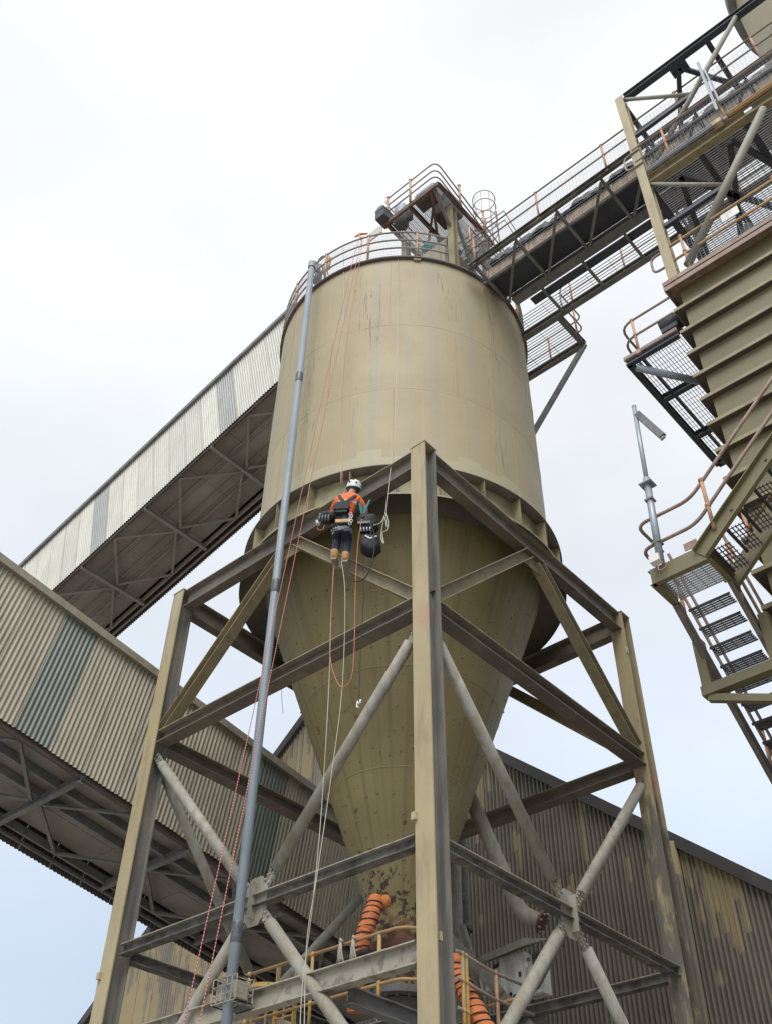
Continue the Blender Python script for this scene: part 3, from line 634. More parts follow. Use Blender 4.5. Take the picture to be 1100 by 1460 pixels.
# ================================================================== control cabinets, pipes by the shed wall
CBX = 15.6
cb = lambda a, b, dx=0: U(640+a/5.0, 1280+b/5.0, x=CBX+dx)
def cabinet(a, b, wdt, h, dep, label, extra=None, name='control_cabinet'):
    p = cb(a, b); t = thing(name, label, 'cabinet', p, 'control boxes under the hood')
    MB().b2(p+V((0, -wdt, -h)), p+V((dep, 0, 0))).build('case', 'grey_box', t)
    dr = MB().b2(p+V((-.018, -wdt+.02, -h+.02)), p+V((-.003, -.02, -.02))).build('door', 'grey_box', t)
    if extra: extra(t, p, dr)
    return t
def lockx(t, p, dr):
    MB().b2(p+V((-.04, -.48, -.42)), p+V((-.02, -.44, -.34))).build('handle', 'black', dr)
    MB().b2(p+V((-.03, -.26, -.70)), p+V((-.02, -.21, -.64))).build('lock', 'black', dr)
    for k in range(3): MB().tube([p+V((.1, -.561, -.12-.22*k)), p+V((.1, -.60, -.12-.22*k))], .03, 10).build('knob', 'greysteel', t)
cabinet(350, 432, .56, .74, .24, 'large grey steel control cabinet under the folded metal hood', lockx)
def btnx(t, p, dr):
    for (y, z, r) in ((-.20, -.12, .035), (-.20, -.24, .045), (-.14, -.36, .03), (-.27, -.36, .03)):
        MB().tube([p+V((-.018, y, z)), p+V((-.05, y, z))], r, 12).build('push_button', 'greysteel', dr)
cabinet(545, 495, .36, .5, .2, 'small pale push button box right of the large cabinet', btnx)
cabinet(248, 525, .34, .36, .2, 'small grey junction box left of the large cabinet')
cabinet(195, 545, .16, .36, .18, 'narrow grey switch box, leftmost of the boxes under the hood')
p, q = cb(190, 425, -.25), cb(525, 318, -.25)
t = thing('metal_hood', 'folded grey sheet metal rain hood above the control cabinets', 'hood', p)
q = V((p.x, q.y, p.z+.1)); p2 = p+V((.75, 0, .22)); q2 = q+V((.75, 0, .22))
MB().add([p, q, q2, p2, p-V((0, 0, .13)), q-V((0, 0, .13)), q2-V((0, 0, .03)), p2-V((0, 0, .03))], [(0, 3, 2, 1), (0, 1, 5, 4), (4, 5, 6, 7), (1, 2, 6, 5), (0, 4, 7, 3), (3, 7, 6, 2)]).build('hood_sheet', 'pipe', t)
for yy in (p.y-.1, q.y+.1): MB().bar((p.x+.6, yy, 2.0), (p.x+.6, yy, p.z+.05), .08, .08, X1).build('stand_post', 'beam_low', t)
MB().b2((p.x+.5, q.y, 6.2), (p.x+.56, p.y, p.z)).build('back_panel', 'beam_low', t)
# vertical pipes beside
def vpipe(u, x, r, z0, z1, label, mt='beam_low', fl=()):
    p = U(u, 1330, x=x); t = thing('vertical_pipe', label, 'pipe', (p.x, p.y, z0))
    MB().tube([(p.x, p.y, z0), (p.x, p.y, z1)], r, 16).build('pipe', mt, t)
    for z in fl:
        m = MB().lathe([(r, z-.03), (r*1.6, z-.03), (r*1.6, z+.03), (r, z+.03)], (p.x, p.y, 0), 16, smooth=False)
        for k in range(8): m.bx((p.x+r*1.35*math.cos(k*PI/4), p.y+r*1.35*math.sin(k*PI/4), z), .03, .03, .1)
        m.build('flange', mt, t)
vpipe(650, 15.5, .13, 0, 10.6, 'pale grey vertical duct just right of the front column', 'pipe', (8.0,))
vpipe(662, 16.2, .10, 0, 11.2, 'rust streaked vertical pipe with a flange, second from the front column', 'beam_low', (9.3,))
m = MB().tube([U(658, 1320, x=15.3), U(672, 1370, x=15.3), U(688, 1460, x=15.3)], .07, 10)
single(m, 'sloping_pipe', 'pipe', 'grey pipe sloping down right beside the small junction box', 'pipe')
# chute pipe with blind flange
t = thing('capped_pipe', 'grey sloping pipe with a dark rust red blind flange on its end', 'pipe', U(748, 1305, x=14.2))
e0 = U(742, 1302, x=13.9); pp_ = fillet([U(660, 1115, x=13.2), e0, e0+V((.10, -.30, -.18))], .2, 6)
MB().tube(pp_, .125, 18).build('pipe', 'pipe', t)
d = (pp_[-1]-pp_[-2]).normalized(); m = MB().tube([pp_[-1], pp_[-1]+d*.04], .18, 22)
_, s1, s2 = frame(d)
fl = m.build('blind_flange', 'cap', t)
for k in range(8):
    a = k*PI/4; c = pp_[-1]+s1*(.15*math.cos(a))+s2*(.15*math.sin(a)); MB().tube([c-d*.02, c+d*.07], .016, 6).build('bolt', 'dust', fl)

# ================================================================== corrugated galleries
def gallery(name, label, p0, d, c, L0, L1, H, W, wm, panels, pm, crossat, joists, capm, edge):
    """p0: a point of the near bottom edge; d run, c across; panels: ranges along run with other sheeting"""
    T = thing(name, label, 'conveyor gallery', p0)
    d, c = V(d).normalized(), V(c).normalized(); n = d.cross(c)
    if n.z < 0: n = -n
    p0 = V(p0); sh = .76
    k0 = math.floor(L0/sh); k1 = math.ceil(L1/sh)
    for k in range(k0, k1):
        a = k*sh; mt = wm
        if any(x0 <= a+sh/2 <= x1 for x0, x1 in panels): mt = pm
        jt = random.uniform(-.012, .012)
        MB().sheet(p0+d*a+n*jt-c*random.uniform(0, .006), d, n, sh-.004, H-.02, H-.02, nrm=-c).build('wall_sheet', mt, T)
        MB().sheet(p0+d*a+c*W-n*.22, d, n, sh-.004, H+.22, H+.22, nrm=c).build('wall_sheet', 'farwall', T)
        scr = MB()
        for hh in (.12, .9, 1.7, H-.15):
            for i in (1, 3, 5, 7):
                q = p0+d*(a+i*.095+.02)+n*hh-c*.02; scr.tube([q, q-c*.012], .009, 5)
        scr.build('screw_heads', capm, T, kind='stuff')
    a0, a1 = k0*sh, k1*sh; ln = a1-a0; ca = (a0+a1)/2
    MB().bx(p0+d*ca-c*.05+n*(H+.02), ln, .14, .16, d, c, n).build('ridge_flashing', capm, T)
    MB().bx(p0+d*ca+c*(W/2)+n*(H+.06), ln, W+.2, .05, d, c, n).build('roof', wm, T)
    MB().bx(p0+d*ca+c*(W+.05)+n*(H+.02), ln, .10, .12, d, c, n).build('ridge_flashing', capm, T)
    # floor plates
    a = a0; i = 0
    while a < a1:
        for j in range(3):
            w3 = (W-.5)/3; MB().bx(p0+d*(a+.9)+c*(.12+w3*(j+.5))+n*.12, 1.79, w3-.012, .012+.004*((i+j) % 2), d, c, n).build('floor_plate', 'floor', T)
        a += 1.8; i += 1
    for x, hh, ww, mt in joists:
        MB().bx(p0+d*ca+c*x+n*(.1-hh/2), ln, ww, hh, d, c, n).build('joist', mt, T)
    MB().bx(p0+d*ca+c*(W-.28)+n*.0, ln, .06, .16, d, c, n).build('edge_channel', edge, T)
    MB().bx(p0+d*ca+c*(.06)+n*(-.02), ln, .07, .14, d, c, n).build('edge_channel', 'rimm', T)
    MB().bx(p0+d*ca+c*(W-.10)+n*-.12, ln, .06, .06, d, c, n).build('girt', edge, T)
    for i, a in enumerate(crossat):
        if not (a0 < a < a1): continue
        MB().H(p0+d*a+c*.02-n*.10, p0+d*a+c*(W-.2)-n*.10, .15, .10, up=n).build('cross_beam', edge, T)
        if i < len(crossat)-1:
            b = crossat[i+1]; mid = (a+b)/2
            MB().bar(p0+d*(a+.1)+c*(W*.5)-n*.06, p0+d*mid+c*.12-n*.06, .07, .05, n).build('bracing', edge, T)
            MB().bar(p0+d*(a+.1)+c*(W*.5)-n*.06, p0+d*mid+c*(W-.3)-n*.06, .07, .05, n).build('bracing', edge, T)
            MB().bar(p0+d*(b-.1)+c*(W*.5)-n*.075, p0+d*mid+c*.12-n*.075, .07, .05, n).build('bracing', edge, T)
            MB().bar(p0+d*(b-.1)+c*(W*.5)-n*.075, p0+d*mid+c*(W-.3)-n*.075, .07, .05, n).build('bracing', edge, T)
    return T, p0, d, c, n
MT['corr_d'] = MT['corr']
sl1 = V((1, 0, -.150)).normalized()
G1 = gallery('lower_gallery', 'enclosed beige corrugated conveyor gallery with green panels sloping down behind the left column', (7.95, 15, 10.60), sl1, (0, 1, 0), -14.7, 11.15, 2.72, 2.9,
             'corr', [(-.76, 0.0), (4.56, 5.32), (-9.12, -8.36)], 'green', [-9.8, -7.1, -4.4, -1.8, .8, 3.4, 5.95, 8.55], [(.75, .16, .08, 'greysteel'), (1.3, .16, .08, 'greysteel')], 'trim', 'greysteel')
for a in (-10, ):
    for y in (15.2, 17.6): MB().H((8.3+a, y, 0), (8.3+a, y, 11.9), .25, .25, up=X1).build('trestle_leg', 'beam', G1[0])
sl2 = V((0, 1, -.252)).normalized()
G2 = gallery('upper_gallery', 'enclosed cream corrugated conveyor gallery with grey panels rising steeply behind the silo', (12.2, 20, 23.56), sl2, (1, 0, 0), -5.6, 21, 3.13, 2.75,
             'corrw', [(-3.04, -2.28), (3.04, 3.8)], 'greyp', [-4.9, -1.85, 1.2, 4.27, 7.4, 10.4, 13.4, 16.4], [(.7, .06, .04, 'floor'), (1.35, .06, .04, 'floor'), (1.75, .10, .06, 'floor')], 'greysteel', 'floor')
MB().bx(V((12.2+1.37, 20, 23.56))+sl2*-5.65+G2[4]*1.56, .04, 2.7, 3.1, G2[2], G2[3], G2[4]).build('end_wall', 'corrw', G2[0])
MB().bx(V((7.95, 16.45, 10.60))+sl1*-15.25+G1[4]*1.36, .04, 2.85, 2.7, G1[2], G1[3], G1[4]).build('end_wall', 'corr', G1[0])
for x in (12.6, 14.4): MB().bar((x, 14.7, 24.7), (x-.5, 13.2, 21.46), .16, .16, X1).build('end_strut', 'beam', G2[0])
for y, zt in ((33.5, 19.9),):
    for x in (12.5, 14.7): MB().H((x, y, 0), (x, y, zt), .25, .25, up=X1).build('trestle_leg', 'beam', G2[0])

# ================================================================== shed behind
SH = thing('storage_shed', 'big gabled shed of sooty corrugated steel with peeling yellow paint behind the tower', 'shed', (19, 19, 0))
SX = 19.0; AY, AZ, SLP = 19.1, 19.55, .825
ztop = lambda y: AZ - SLP*abs(y-AY)
y = 3.5
k = 0
while y < 34.9:
    y1 = min(y+.763, 34.9); ln = y1-y-.004
    if y < AY < y1: y1 = AY; ln = y1-y-.004
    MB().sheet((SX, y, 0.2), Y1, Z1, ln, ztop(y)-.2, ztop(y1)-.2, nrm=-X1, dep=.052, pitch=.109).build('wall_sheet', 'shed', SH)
    y = y1; k += 1
for sg in (-1, 1):
    ln = 15.9*math.hypot(1, SLP); dd = V((0, sg, -SLP)).normalized(); nn = V((0, SLP*sg, 1)).normalized()
    b = V((SX-.06, AY, AZ+.02)); MB().bx(b+dd*(ln/2)-nn*.05, ln, .26, .24, dd, X1, nn).build('barge_flashing', 'soot', SH)
    MB().bx(V((SX+20, AY, AZ+.06))+dd*(ln/2), ln, 40, .04, dd, X1, nn).build('roof_sheet', 'trim', SH)
MB().b2((SX+.1, 3.5, .1), (SX+40, 3.54, 6.6)).build('side_wall', 'shed', SH)
MB().b2((SX+.1, 34.8, .1), (SX+40, 34.84, 6.6)).build('side_wall', 'shed', SH)
MB().b2((SX+40, 3.5, .1), (SX+40.05, 34.84, 6.6)).build('rear_wall', 'shed', SH)
dp = U(955, 1200, x=18.86)
t = single(MB().tube([(18.86, dp.y, 0.1), (18.86, dp.y, ztop(dp.y)-.15)], .11, 14), 'drain_pipe', 'shed', 'fat sooty downpipe on the shed wall right of the right column', 'pipe')

# ================================================================== bridge conveyor at silo roof level
BZ = 21.2
B = thing('conveyor_bridge', 'long open conveyor bridge with mesh walkways running from the silo roof to the right', 'conveyor bridge', (12, 2, BZ))
yN, yS = 7.45, -7.0
def yb(x, y0=yN, y1=yS, z=BZ, **k): return (x, y0, z), (x, y1, z)
p, q = yb(10.85); MB().Ch(p, q, .17, .08, side=1).build('edge_beam', 'beam_low', B)
p, q = yb(11.38); MB().bar(p, q, .05, .10).build('edge_beam', 'beam_low', B)
p, q = yb(12.17, 7.2); MB().H(p, q, .16, .24).build('edge_beam', 'greysteel', B)
p, q = yb(13.16, 7.7); MB().H(p, q, .18, .14).build('edge_beam', 'greysteel', B)
grating(B, (10.90, yS, BZ), Y1, X1, yN-yS, .46, .06, .06, .005, .012, 'galv')
grating(B, (12.7, yS, BZ+.04), Y1, X1, 7.7-yS, .42, .075, .6, .008, .025)
ys = [7.3, 6.22, 5.15, 4.03, 2.95, 1.87, .8, -.28, -1.36, -2.44, -3.52, -4.6]
for i, y in enumerate(ys):
    MB().bar((10.88, y, BZ-.07), (12.08, y, BZ-.07), .06, .07).build('cross_member', 'greysteel', B)
    MB().bar((12.30, y-.8, BZ-.07), (13.12, y-.8, BZ-.07), .06, .06).build('cross_member', 'greysteel', B)
    if i < len(ys)-1:
        MB().bar((10.9, ys[i+1]+.03, BZ-.11), (12.08, y-.03, BZ-.11), .055, .05).build('diagonal', 'greysteel', B)
# conveyor trough, side panels and belt cover
MB().b2((11.44, yS, BZ+.10), (12.05, yN-.1, BZ+.13)).build('trough_pan', 'navy', B)
for i in range(13):
    a, b = yN-.1-1.1*i, yN-.1-1.1*(i+1)+.01
    MB().b2((11.42, a, BZ+.12), (11.435, b, BZ+.46)).build('side_panel', 'tan', B)
    MB().bar((11.40, a, BZ+.1), (11.40, a, BZ+.46), .04, .03, X1).build('panel_rib', 'tan', B)
    MB().b2((12.06, a, BZ+.12), (12.07, b, BZ+.62)).build('side_panel', 'tan', B)
m = MB(); nY, nX = 150, 8; o = 0
rnd = random.Random(3)
for i in range(nY+1):
    yy = yN-.1-(yN-.1-yS)*i/nY
    for j in range(nX+1):
        xx = 11.33+.78*j/nX; zz = BZ+.50+.36*min(1, 2.2*math.sin(PI*j/nX))+(.05*rnd.uniform(-1, 1)+.05*math.sin(i*.55)+.03*math.sin(i*1.3))
        m.v.append((xx+.02*rnd.uniform(-1, 1), yy, zz))
for i in range(nY):
    for j in range(nX): m.face([i*(nX+1)+j, i*(nX+1)+j+1, (i+1)*(nX+1)+j+1, (i+1)*(nX+1)+j], False)
m.build('belt_cover', 'dark', B)
MB().b2((12.40, yS, BZ+.0), (12.60, 6.9, BZ+.05)).build('cable_tray', 'navy', B)
# rails
NR = [(10.85, y, BZ+.08) for y in (7.3, 5.56, 3.85, 2.1, .4, -1.3, -3.0, -4.7)]
rails(B, [(10.85, yN+.1, BZ+.08), (10.85, yS, BZ+.08)], (1.03, .62), NR, 1.0, .02)
meshpanel(B, (10.86, yS, BZ+.12), Y1, Z1, yN-yS, .9, .085, .0028)
FR = [(13.18, y, BZ+.05) for y in (6.25, 4.85, 3.4, 2.0, .5, -1.0, -2.5)]
rails(B, fillet([(13.18, 6.5, BZ-.02), (13.18, 6.55, BZ+.5), (13.18, 6.5, BZ+.95), (13.18, yS, BZ+.95)], .1), (0.0,), [], 0, .02)
rails(B, [(13.18, 6.5, BZ+.05), (13.18, yS, BZ+.05)], (.5,), FR, .92, .02, names=('midrail',))
# side platform beside the silo
for a, b in (((13.24, 6.68, BZ), (14.25, 6.68, BZ)), ((14.25, 6.62, BZ), (14.25, 8.6, BZ)), ((13.24, 8.5, BZ), (14.25, 8.5, BZ))):
    MB().H(a, b, .16, .12).build('edge_beam', 'greysteel', B)
MB().H((13.16, 7.7, BZ), (13.16, 8.5, BZ), .16, .12).build('edge_beam', 'greysteel', B)
grating(B, (13.25, 6.7, BZ+.04), Y1, X1, 1.8, .95, .075, .6, .008, .025)
rails(B, fillet([(13.3, 6.62, BZ+.08), (14.27, 6.62, BZ+.08), (14.27, 8.5, BZ+.08)], .15), (.9, .45), [(14.27, 7.6, BZ+.08), (13.9, 6.62, BZ+.08)], .9, .02)
MB().bar((14.25, 6.66, BZ-.08), (13.6, 8.15, 18.2), .10, .10).build('strut', 'greysteel', B)

# ================================================================== head platform on the silo roof
HZ = 25.42
HP = thing('drive_head_platform', 'small railed drive platform on red oxide beams above the silo roof', 'platform', (11.7, 9, 21.75))
x0, x1, y0, y1 = 10.62, 12.9, 8.13, 9.88
for a, b in (((x0, y0-.05, HZ), (x0, y1+.05, HZ)), ((x1, y0-.05, HZ), (x1, y1+.05, HZ)), ((x0+.06, y0, HZ), (x1-.06, y0, HZ)), ((x0+.06, y1, HZ), (x1-.06, y1, HZ)), ((x0+.06, 9.1, HZ), (x1-.06, 9.1, HZ))):
    MB().Ch(a, b, .15, .07).build('edge_beam', 'redsteel', HP)
MB().bar((x0+.1, y0+.1, HZ-.06), (x1-.7, y1-.1, HZ-.06), .06, .06).build('bracing', 'redsteel', HP)
MB().bar((x0+.05, 8.35, HZ-.06), (x1-.7, 9.3, HZ-.12), .07, .07).build('bracing', 'redsteel', HP)
grating(HP, (x0+.08, y0+.05, HZ+.05), Y1, X1, y1-y0-.1, x1-x0-.1, .038, .12, .009, .03)
for h in (1.0, .65, .33):
    MB().tube(fillet([(12.9, y1+.03, HZ+.08+h), (x0-.02, y1+.03, HZ+.08+h), (x0-.02, y0-.03, HZ+.08+h), (x1+1.6, y0-.03, HZ+.08+h-1.1)], .22), .02, 8).build('handrail', 'railgrey', HP)
for p in ((x0-.02, 8.98, HZ+.05), (x0+.95, y0-.03, HZ+.05), (x0-.02, y1-.12, HZ+.05), (x1-.3, y0-.03, HZ+.05)):
    MB().tube([V(p), V(p)+Z1*1.08], .032, 8).ball(V(p)+Z1*1.08, .05).build('rail_post', 'post', HP)
for p in ((x0+.75, y0+.12), (x1-.1, y0+.12), (x0+.75, y1-.1), (x1-.1, y1-.1)):
    MB().H((p[0], p[1], 21.5), (p[0], p[1], HZ-.08), .18, .18, up=X1).build('leg', 'brace', HP)
MB().bar((x0+.75, y0+.12, HZ-1.2), (x0+.1, y0+.12, HZ-.1), .07, .07).build('strut', 'redsteel', HP)
MB().bar((x0+.75, y1-.1, 22.0), (x0+.75, y0+.2, 24.2), .08, .08).build('strut', 'brace', HP)
MB().bar((x0+.9, y0+.12, 22.2), (x1-.2, y0+.12, 25.0), .08, .08).build('strut', 'greysteel', HP)
MB().bar((x0+.9, y0+.12, 25.0), (x1-.2, y0+.12, 22.2), .08, .08).build('strut', 'greysteel', HP)
meshpanel(HP, (x0+.85, y0+.06, 22.0), X1, Z1, 1.9, 3.2, .07, .003, 'greysteel')
# chute under the platform
ch = MB(); cz0, cz1 = 21.6, 25.2
vs = [(11.35, 8.5, cz0+.2), (12.6, 8.5, cz0+.2), (12.6, 9.9, cz0+.2), (11.35, 9.9, cz0+.2), (11.2, 8.4, cz1-1.4), (12.7, 8.4, cz1-1.4), (12.7, 10.1, cz1-1.4), (11.2, 10.1, cz1-1.4)]
ch.add(vs, [(0, 3, 2, 1), (4, 5, 6, 7), (0, 1, 5, 4), (1, 2, 6, 5), (2, 3, 7, 6), (3, 0, 4, 7)])
ch.b2((11.28, 8.46, 22.6), (12.66, 10.0, 22.68)); ch.build('chute', 'ring', HP)
for k in range(6): MB().b2((11.19, 8.55+.27*k, 21.9), (11.24, 8.58+.27*k, 23.7)).build('chute_rib', 'ring', HP)
for k in range(5):
    p = V((x1+.1+.32*k, y0-.03, HZ-.02-.22*k)); MB().tube([p, p+Z1*1.02], .02, 8).build('rail_post', 'railgrey', HP)
for h in (1.0, .55):
    MB().tube([(x1+.02, y1, HZ+.08+h), (x1+.02, y0-.5, HZ+.08+h), (x1+1.5, y0-.5, HZ-.95+h)], .02, 8).build('handrail', 'railgrey', HP)
    MB().tube(fillet([(x0+.9, y0-.25, 23.3+h), (x1+.6, y0-.25, 23.3+h), (x1+.6, y1, 23.3+h)], .15), .02, 8).build('handrail', 'railgrey', HP)
grating(HP, (x0+.85, y0-.25, 23.25), X1, Y1, 2.0, .6, .05, .15)
MB().bar((x0+.85, y0-.25, 23.2), (x1+.6, y0-.25, 23.2), .06, .1).build('edge_beam', 'redsteel', HP)
for x in (x0+.95, x1, x1+.55): MB().tube([(x, y0-.25, 23.2), (x, y0-.25, 24.3)], .026, 8).build('rail_post', 'post', HP)
# machines on it
MO = thing('drive_motor', 'grey finned electric motor lying on the drive platform', 'motor', (x0+.35, 8.75, HZ+.1))
MB().tube([(x0+.3, 8.35, HZ+.42), (x0+.3, 8.95, HZ+.42)], .17, 18).build('motor_body', 'galv', MO)
for k in range(8): MB().lathe([(.17, -.01), (.195, -.01), (.195, .01), (.17, .01)], (x0+.3, 8.4+.07*k, HZ+.42), 18, axis=(0, 1, 0)).build('fin', 'galv', MO)
MB().b2((x0+.12, 8.35, HZ+.08), (x0+.48, 8.95, HZ+.25)).build('foot', 'greysteel', MO)
GB = thing('gearbox', 'grey gearbox with a cylindrical cover beside the motor on the drive platform', 'gearbox', (x0+.9, 8.5, HZ+.1))
MB().b2((x0+.7, 8.25, HZ+.1), (x0+1.25, 8.85, HZ+.75)).build('housing', 'greysteel', GB)
MB().tube([(x0+.6, 8.5, HZ+.75), (x0+1.45, 8.5, HZ+.75)], .2, 16).build('cover', 'galv', GB)
DR = thing('hopper_drum', 'dark grey upright drum at the left end of the drive platform', 'drum', (x0+.3, 9.5, HZ+.1))
MB().tube([(x0+.35, 9.6, HZ+.1), (x0+.35, 9.6, HZ+.85)], .2, 18).build('drum_body', 'galv', DR)
MB().tube([(x0+.35, 9.32, HZ+.1), (x0+.35, 9.32, HZ+.6)], .1, 12).build('side_pipe', 'navy', DR)
LB_ = thing('hooded_lamp', 'dark box lamp with a green rounded hood at the left tip of the drive platform', 'lamp', (10.55, 10.15, HZ-.1))
lp = U(548, 306, x=10.6)
MB().lathe([(.16, -.2), (.16, .2)], lp+V((0, 0, .0)), 16, 0, PI, axis=(1, 0, 0)).lathe([(.0, -.2), (.16, -.2)], lp, 16, 0, PI, axis=(1, 0, 0)).lathe([(.16, .2), (.0, .2)], lp, 16, 0, PI, axis=(1, 0, 0)).build('hood', 'green', LB_)
MB().bx(lp-V((0, .0, .17)), .38, .3, .34).build('lamp_box', 'navy', LB_)
single(MB().bx((11.5, 9.0, 24.35), .5, .25, .12, V((.8, -.6, 0)), V((.6, .8, 0))).tube([(11.3, 9.2, 24.3), (11.7, 8.7, 24.45), (12.0, 8.5, 24.2)], .09, 8), 'green_tarp', 'teal', 'crumpled dark green tarp hanging under the drive platform', 'tarp')
cabp = U(527, 333, x=12.6)
t = single(MB().b2(cabp+V((0, -.5, -.42)), cabp+V((.05, 0, 0))), 'rooftop_box', 'corrw', 'pale ribbed box behind the silo railing left of the drive platform', 'box')
single(MB().tube([(10.9, 9.0, 21.55), (10.9, 9.0, 22.3)], .12, 14).bx((10.9, 9.0, 22.35), .3, .3, .1), 'vent_pipe', 'greysteel', 'stubby grey vent pipe on the silo roof behind the railing', 'vent')
# caged ladder top by the bridge
LC = thing('ladder_cage', 'grey hooped ladder cage standing behind the bridge handrail beside the drive platform', 'ladder', (13.4, 8.2, 21.3))
cc = U(690, 300, x=13.4); cz = cc.z
for h in (-1.15, -.55, .1, .55):
    MB().tube([V((cc.x+.33*math.cos(a), cc.y+.33*math.sin(a), cz+h)) for a in [2*PI*j/20 for j in range(20)]], .013, 6, closed=True).build('hoop', 'railgrey', LC)
for j in range(9):
    a = 2*PI*j/9; MB().tube([(cc.x+.33*math.cos(a), cc.y+.33*math.sin(a), cz-1.6), (cc.x+.33*math.cos(a), cc.y+.33*math.sin(a), cz+.55)], .009, 5).build('cage_strap', 'railgrey', LC)
for s_ in (-.2, .2): MB().tube([(cc.x+.3, cc.y+s_, 21.3), (cc.x+.3, cc.y+s_, cz+.1)], .022, 8).build('stile', 'railgrey', LC)
for k in range(9): MB().tube([(cc.x+.3, cc.y-.2, 21.5+.27*k), (cc.x+.3, cc.y+.2, 21.5+.27*k)], .012, 6).build('rung', 'railgrey', LC)

# ================================================================== grey pole in front, with taped joints
PL = thing('grey_pole', 'long grey plastic pipe with dark taped joints standing before the left side of the silo', 'pipe', (8.7, 10.3, 0))
MB().tube([(8.7, 10.31, 0.15), (8.7, 10.31, 10.0), (8.7, 10.31, 21.8)], .070, 16).build('pipe', 'poleg', PL)
for u_, v_ in ((425, 540), (396, 835), (342, 1328)):
    z = U(u_, v_, x=8.7).z
    MB().lathe([(.071, z-.14), (.079, z-.12), (.075, z-.05), (.08, z), (.075, z+.06), (.079, z+.11), (.071, z+.13)], (8.7, 10.31, 0), 16).build('tape_wrap', 'tape', PL)
MB().lathe([(.0, 21.84), (.05, 21.84), (.085, 21.8), (.085, 21.6)], (8.7, 10.31, 0), 16).build('pipe_cap', 'poleg', PL)
# pulley gear and box lashed at rim
RG = thing('rigging_gear', 'dark tangle of pulleys and hoops lashed to the rim railing beside the pole top', 'rigging', (9.3, 10.9, 21.5))
for u_, v_, r_ in ((462, 376, .16), (455, 385, .11)):
    c = U(u_, v_, x=9.35); _, s1, s2 = frame(V((.6, .3, .2))); MB().tube([c+s1*(r_*math.cos(a))+s2*(r_*1.5*math.sin(a)) for a in [2*PI*j/16 for j in range(16)]], .018, 6, closed=True).build('hoop', 'greysteel', RG)
MB().tube([U(448, 380, x=9.0), U(458, 393, x=9.2)], .05, 8).build('bracket', 'greysteel', RG)
MB().bx(U(452, 398, x=9.15), .14, .2, .2).build('box', 'navy', RG)
for k in range(5): MB().tube([U(450+4*k, 372+2*k, x=9.2), U(456+3*k, 392, x=9.3)], .014, 5).build('bar', 'greysteel', RG)
single(MB().tube([U(468, 374, x=9.32), U(469, 368, x=9.32)], .07, 10).tube([U(469, 383, x=9.3), U(468, 370, x=9.3)], .04, 8), 'yellow_pulley', 'yellow', 'small yellow pulley clipped on the rim railing', 'pulley')

# ================================================================== ropes
def rope(pts, r, m, label, name='rope', group=None):
    cur = []
    P = [V(p) for p in pts]
    for i in range(len(P)-1):
        p0, p1, p2, p3 = P[max(i-1, 0)], P[i], P[i+1], P[min(i+2, len(P)-1)]
        for k in range(8):
            s_ = k/8; cur.append(.5*((2*p1)+(p2-p0)*s_+(2*p0-5*p1+4*p2-p3)*s_*s_+(3*p1-p0-3*p2+p3)*s_**3))
    cur.append(P[-1])
    return single(MB().tube(cur, r, 6), name, m, label, 'rope', group)
top = U(517, 337, x=9.52)
tie = single(MB().tube([U(506, 338, x=9.5), U(513, 334, x=9.5), U(524, 333, x=9.55)], [.018, .034, .018], 8).tube([U(512, 334, x=9.45), U(515, 342, x=9.45)], .018, 6), 'rope_lashing', 'ropeo', 'faded red rope lashing wrapped on the rim rail above the ropes', 'lashing')
rope([top, U(500, 385, x=9.0), U(386, 905, x=8.3), U(262, 1462, x=7.6), U(245, 1540, x=7.5)], .006, 'roper', 'red flecked rope slanting down left of the pole, the leftmost one')
rope([top+V((.03, 0, 0)), U(506, 385, x=9.02), U(398, 905, x=8.35), U(284, 1462, x=7.7), U(268, 1540, x=7.6)], .006, 'roper', 'red flecked rope slanting down beside the leftmost rope, crossing behind the pole')
rope([top, U(513, 372, x=9.15), U(491, 520, x=8.95), U(488, 692, x=8.7)], .006, 'ropeo', 'thin faded red rope from the rim rail to the worker')
rope([U(489, 350, x=9.45), U(490, 395, x=9.1), U(489, 540, x=8.95), U(486, 690, x=8.75)], .0052, 'ropew', 'white working rope running from the rim rail straight down to the worker')
rope([U(567, 366, x=9.7), U(566, 480, x=9.45), U(562, 610, x=9.15), U(552, 705, x=8.85), U(549, 733, x=8.8)], .006, 'ropew', 'thin pale line hanging down the front of the silo to the knotted rope')
rope([U(549, 731, x=8.8), U(553, 745, x=8.8), U(551, 756, x=8.8), U(545, 760, x=8.8), U(547, 775, x=8.8), U(543, 764, x=8.8), U(548, 738, x=8.8), U(551, 752, x=8.8)], .009, 'ropew', 'looped white rope knot hanging right of the worker', 'rope_knot')
rope([U(548, 735, x=8.8), U(543, 745, x=8.75), U(532, 749, x=8.7)], .008, 'ropew', 'short white rope from the knot across to the black bags')
rope([U(478, 760, x=8.6), U(475, 820, x=8.6), U(471, 900, x=8.6), U(472, 945, x=8.6), U(485, 978, x=8.6), U(500, 968, x=8.6), U(505, 925, x=8.6), U(507, 830, x=8.6), U(511, 770, x=8.6), U(516, 740, x=8.6)], .0055, 'ropeo', 'orange rope hanging below the worker in a long loop')
rope([U(478, 790, x=8.62), U(473, 860, x=8.62), U(469, 980, x=8.62), U(459, 1150, x=8.6), U(446, 1290, x=8.55), U(432, 1400, x=8.5), U(428, 1470, x=8.45)], .0052, 'ropew', 'white rope hanging below the worker, the left one of two')
rope([U(487, 800, x=8.62), U(492, 850, x=8.62), U(488, 980, x=8.62), U(472, 1110, x=8.6), U(452, 1250, x=8.55), U(438, 1340, x=8.5), U(434, 1470, x=8.45)], .0052, 'ropew', 'white rope hanging below the worker, the right one of two')
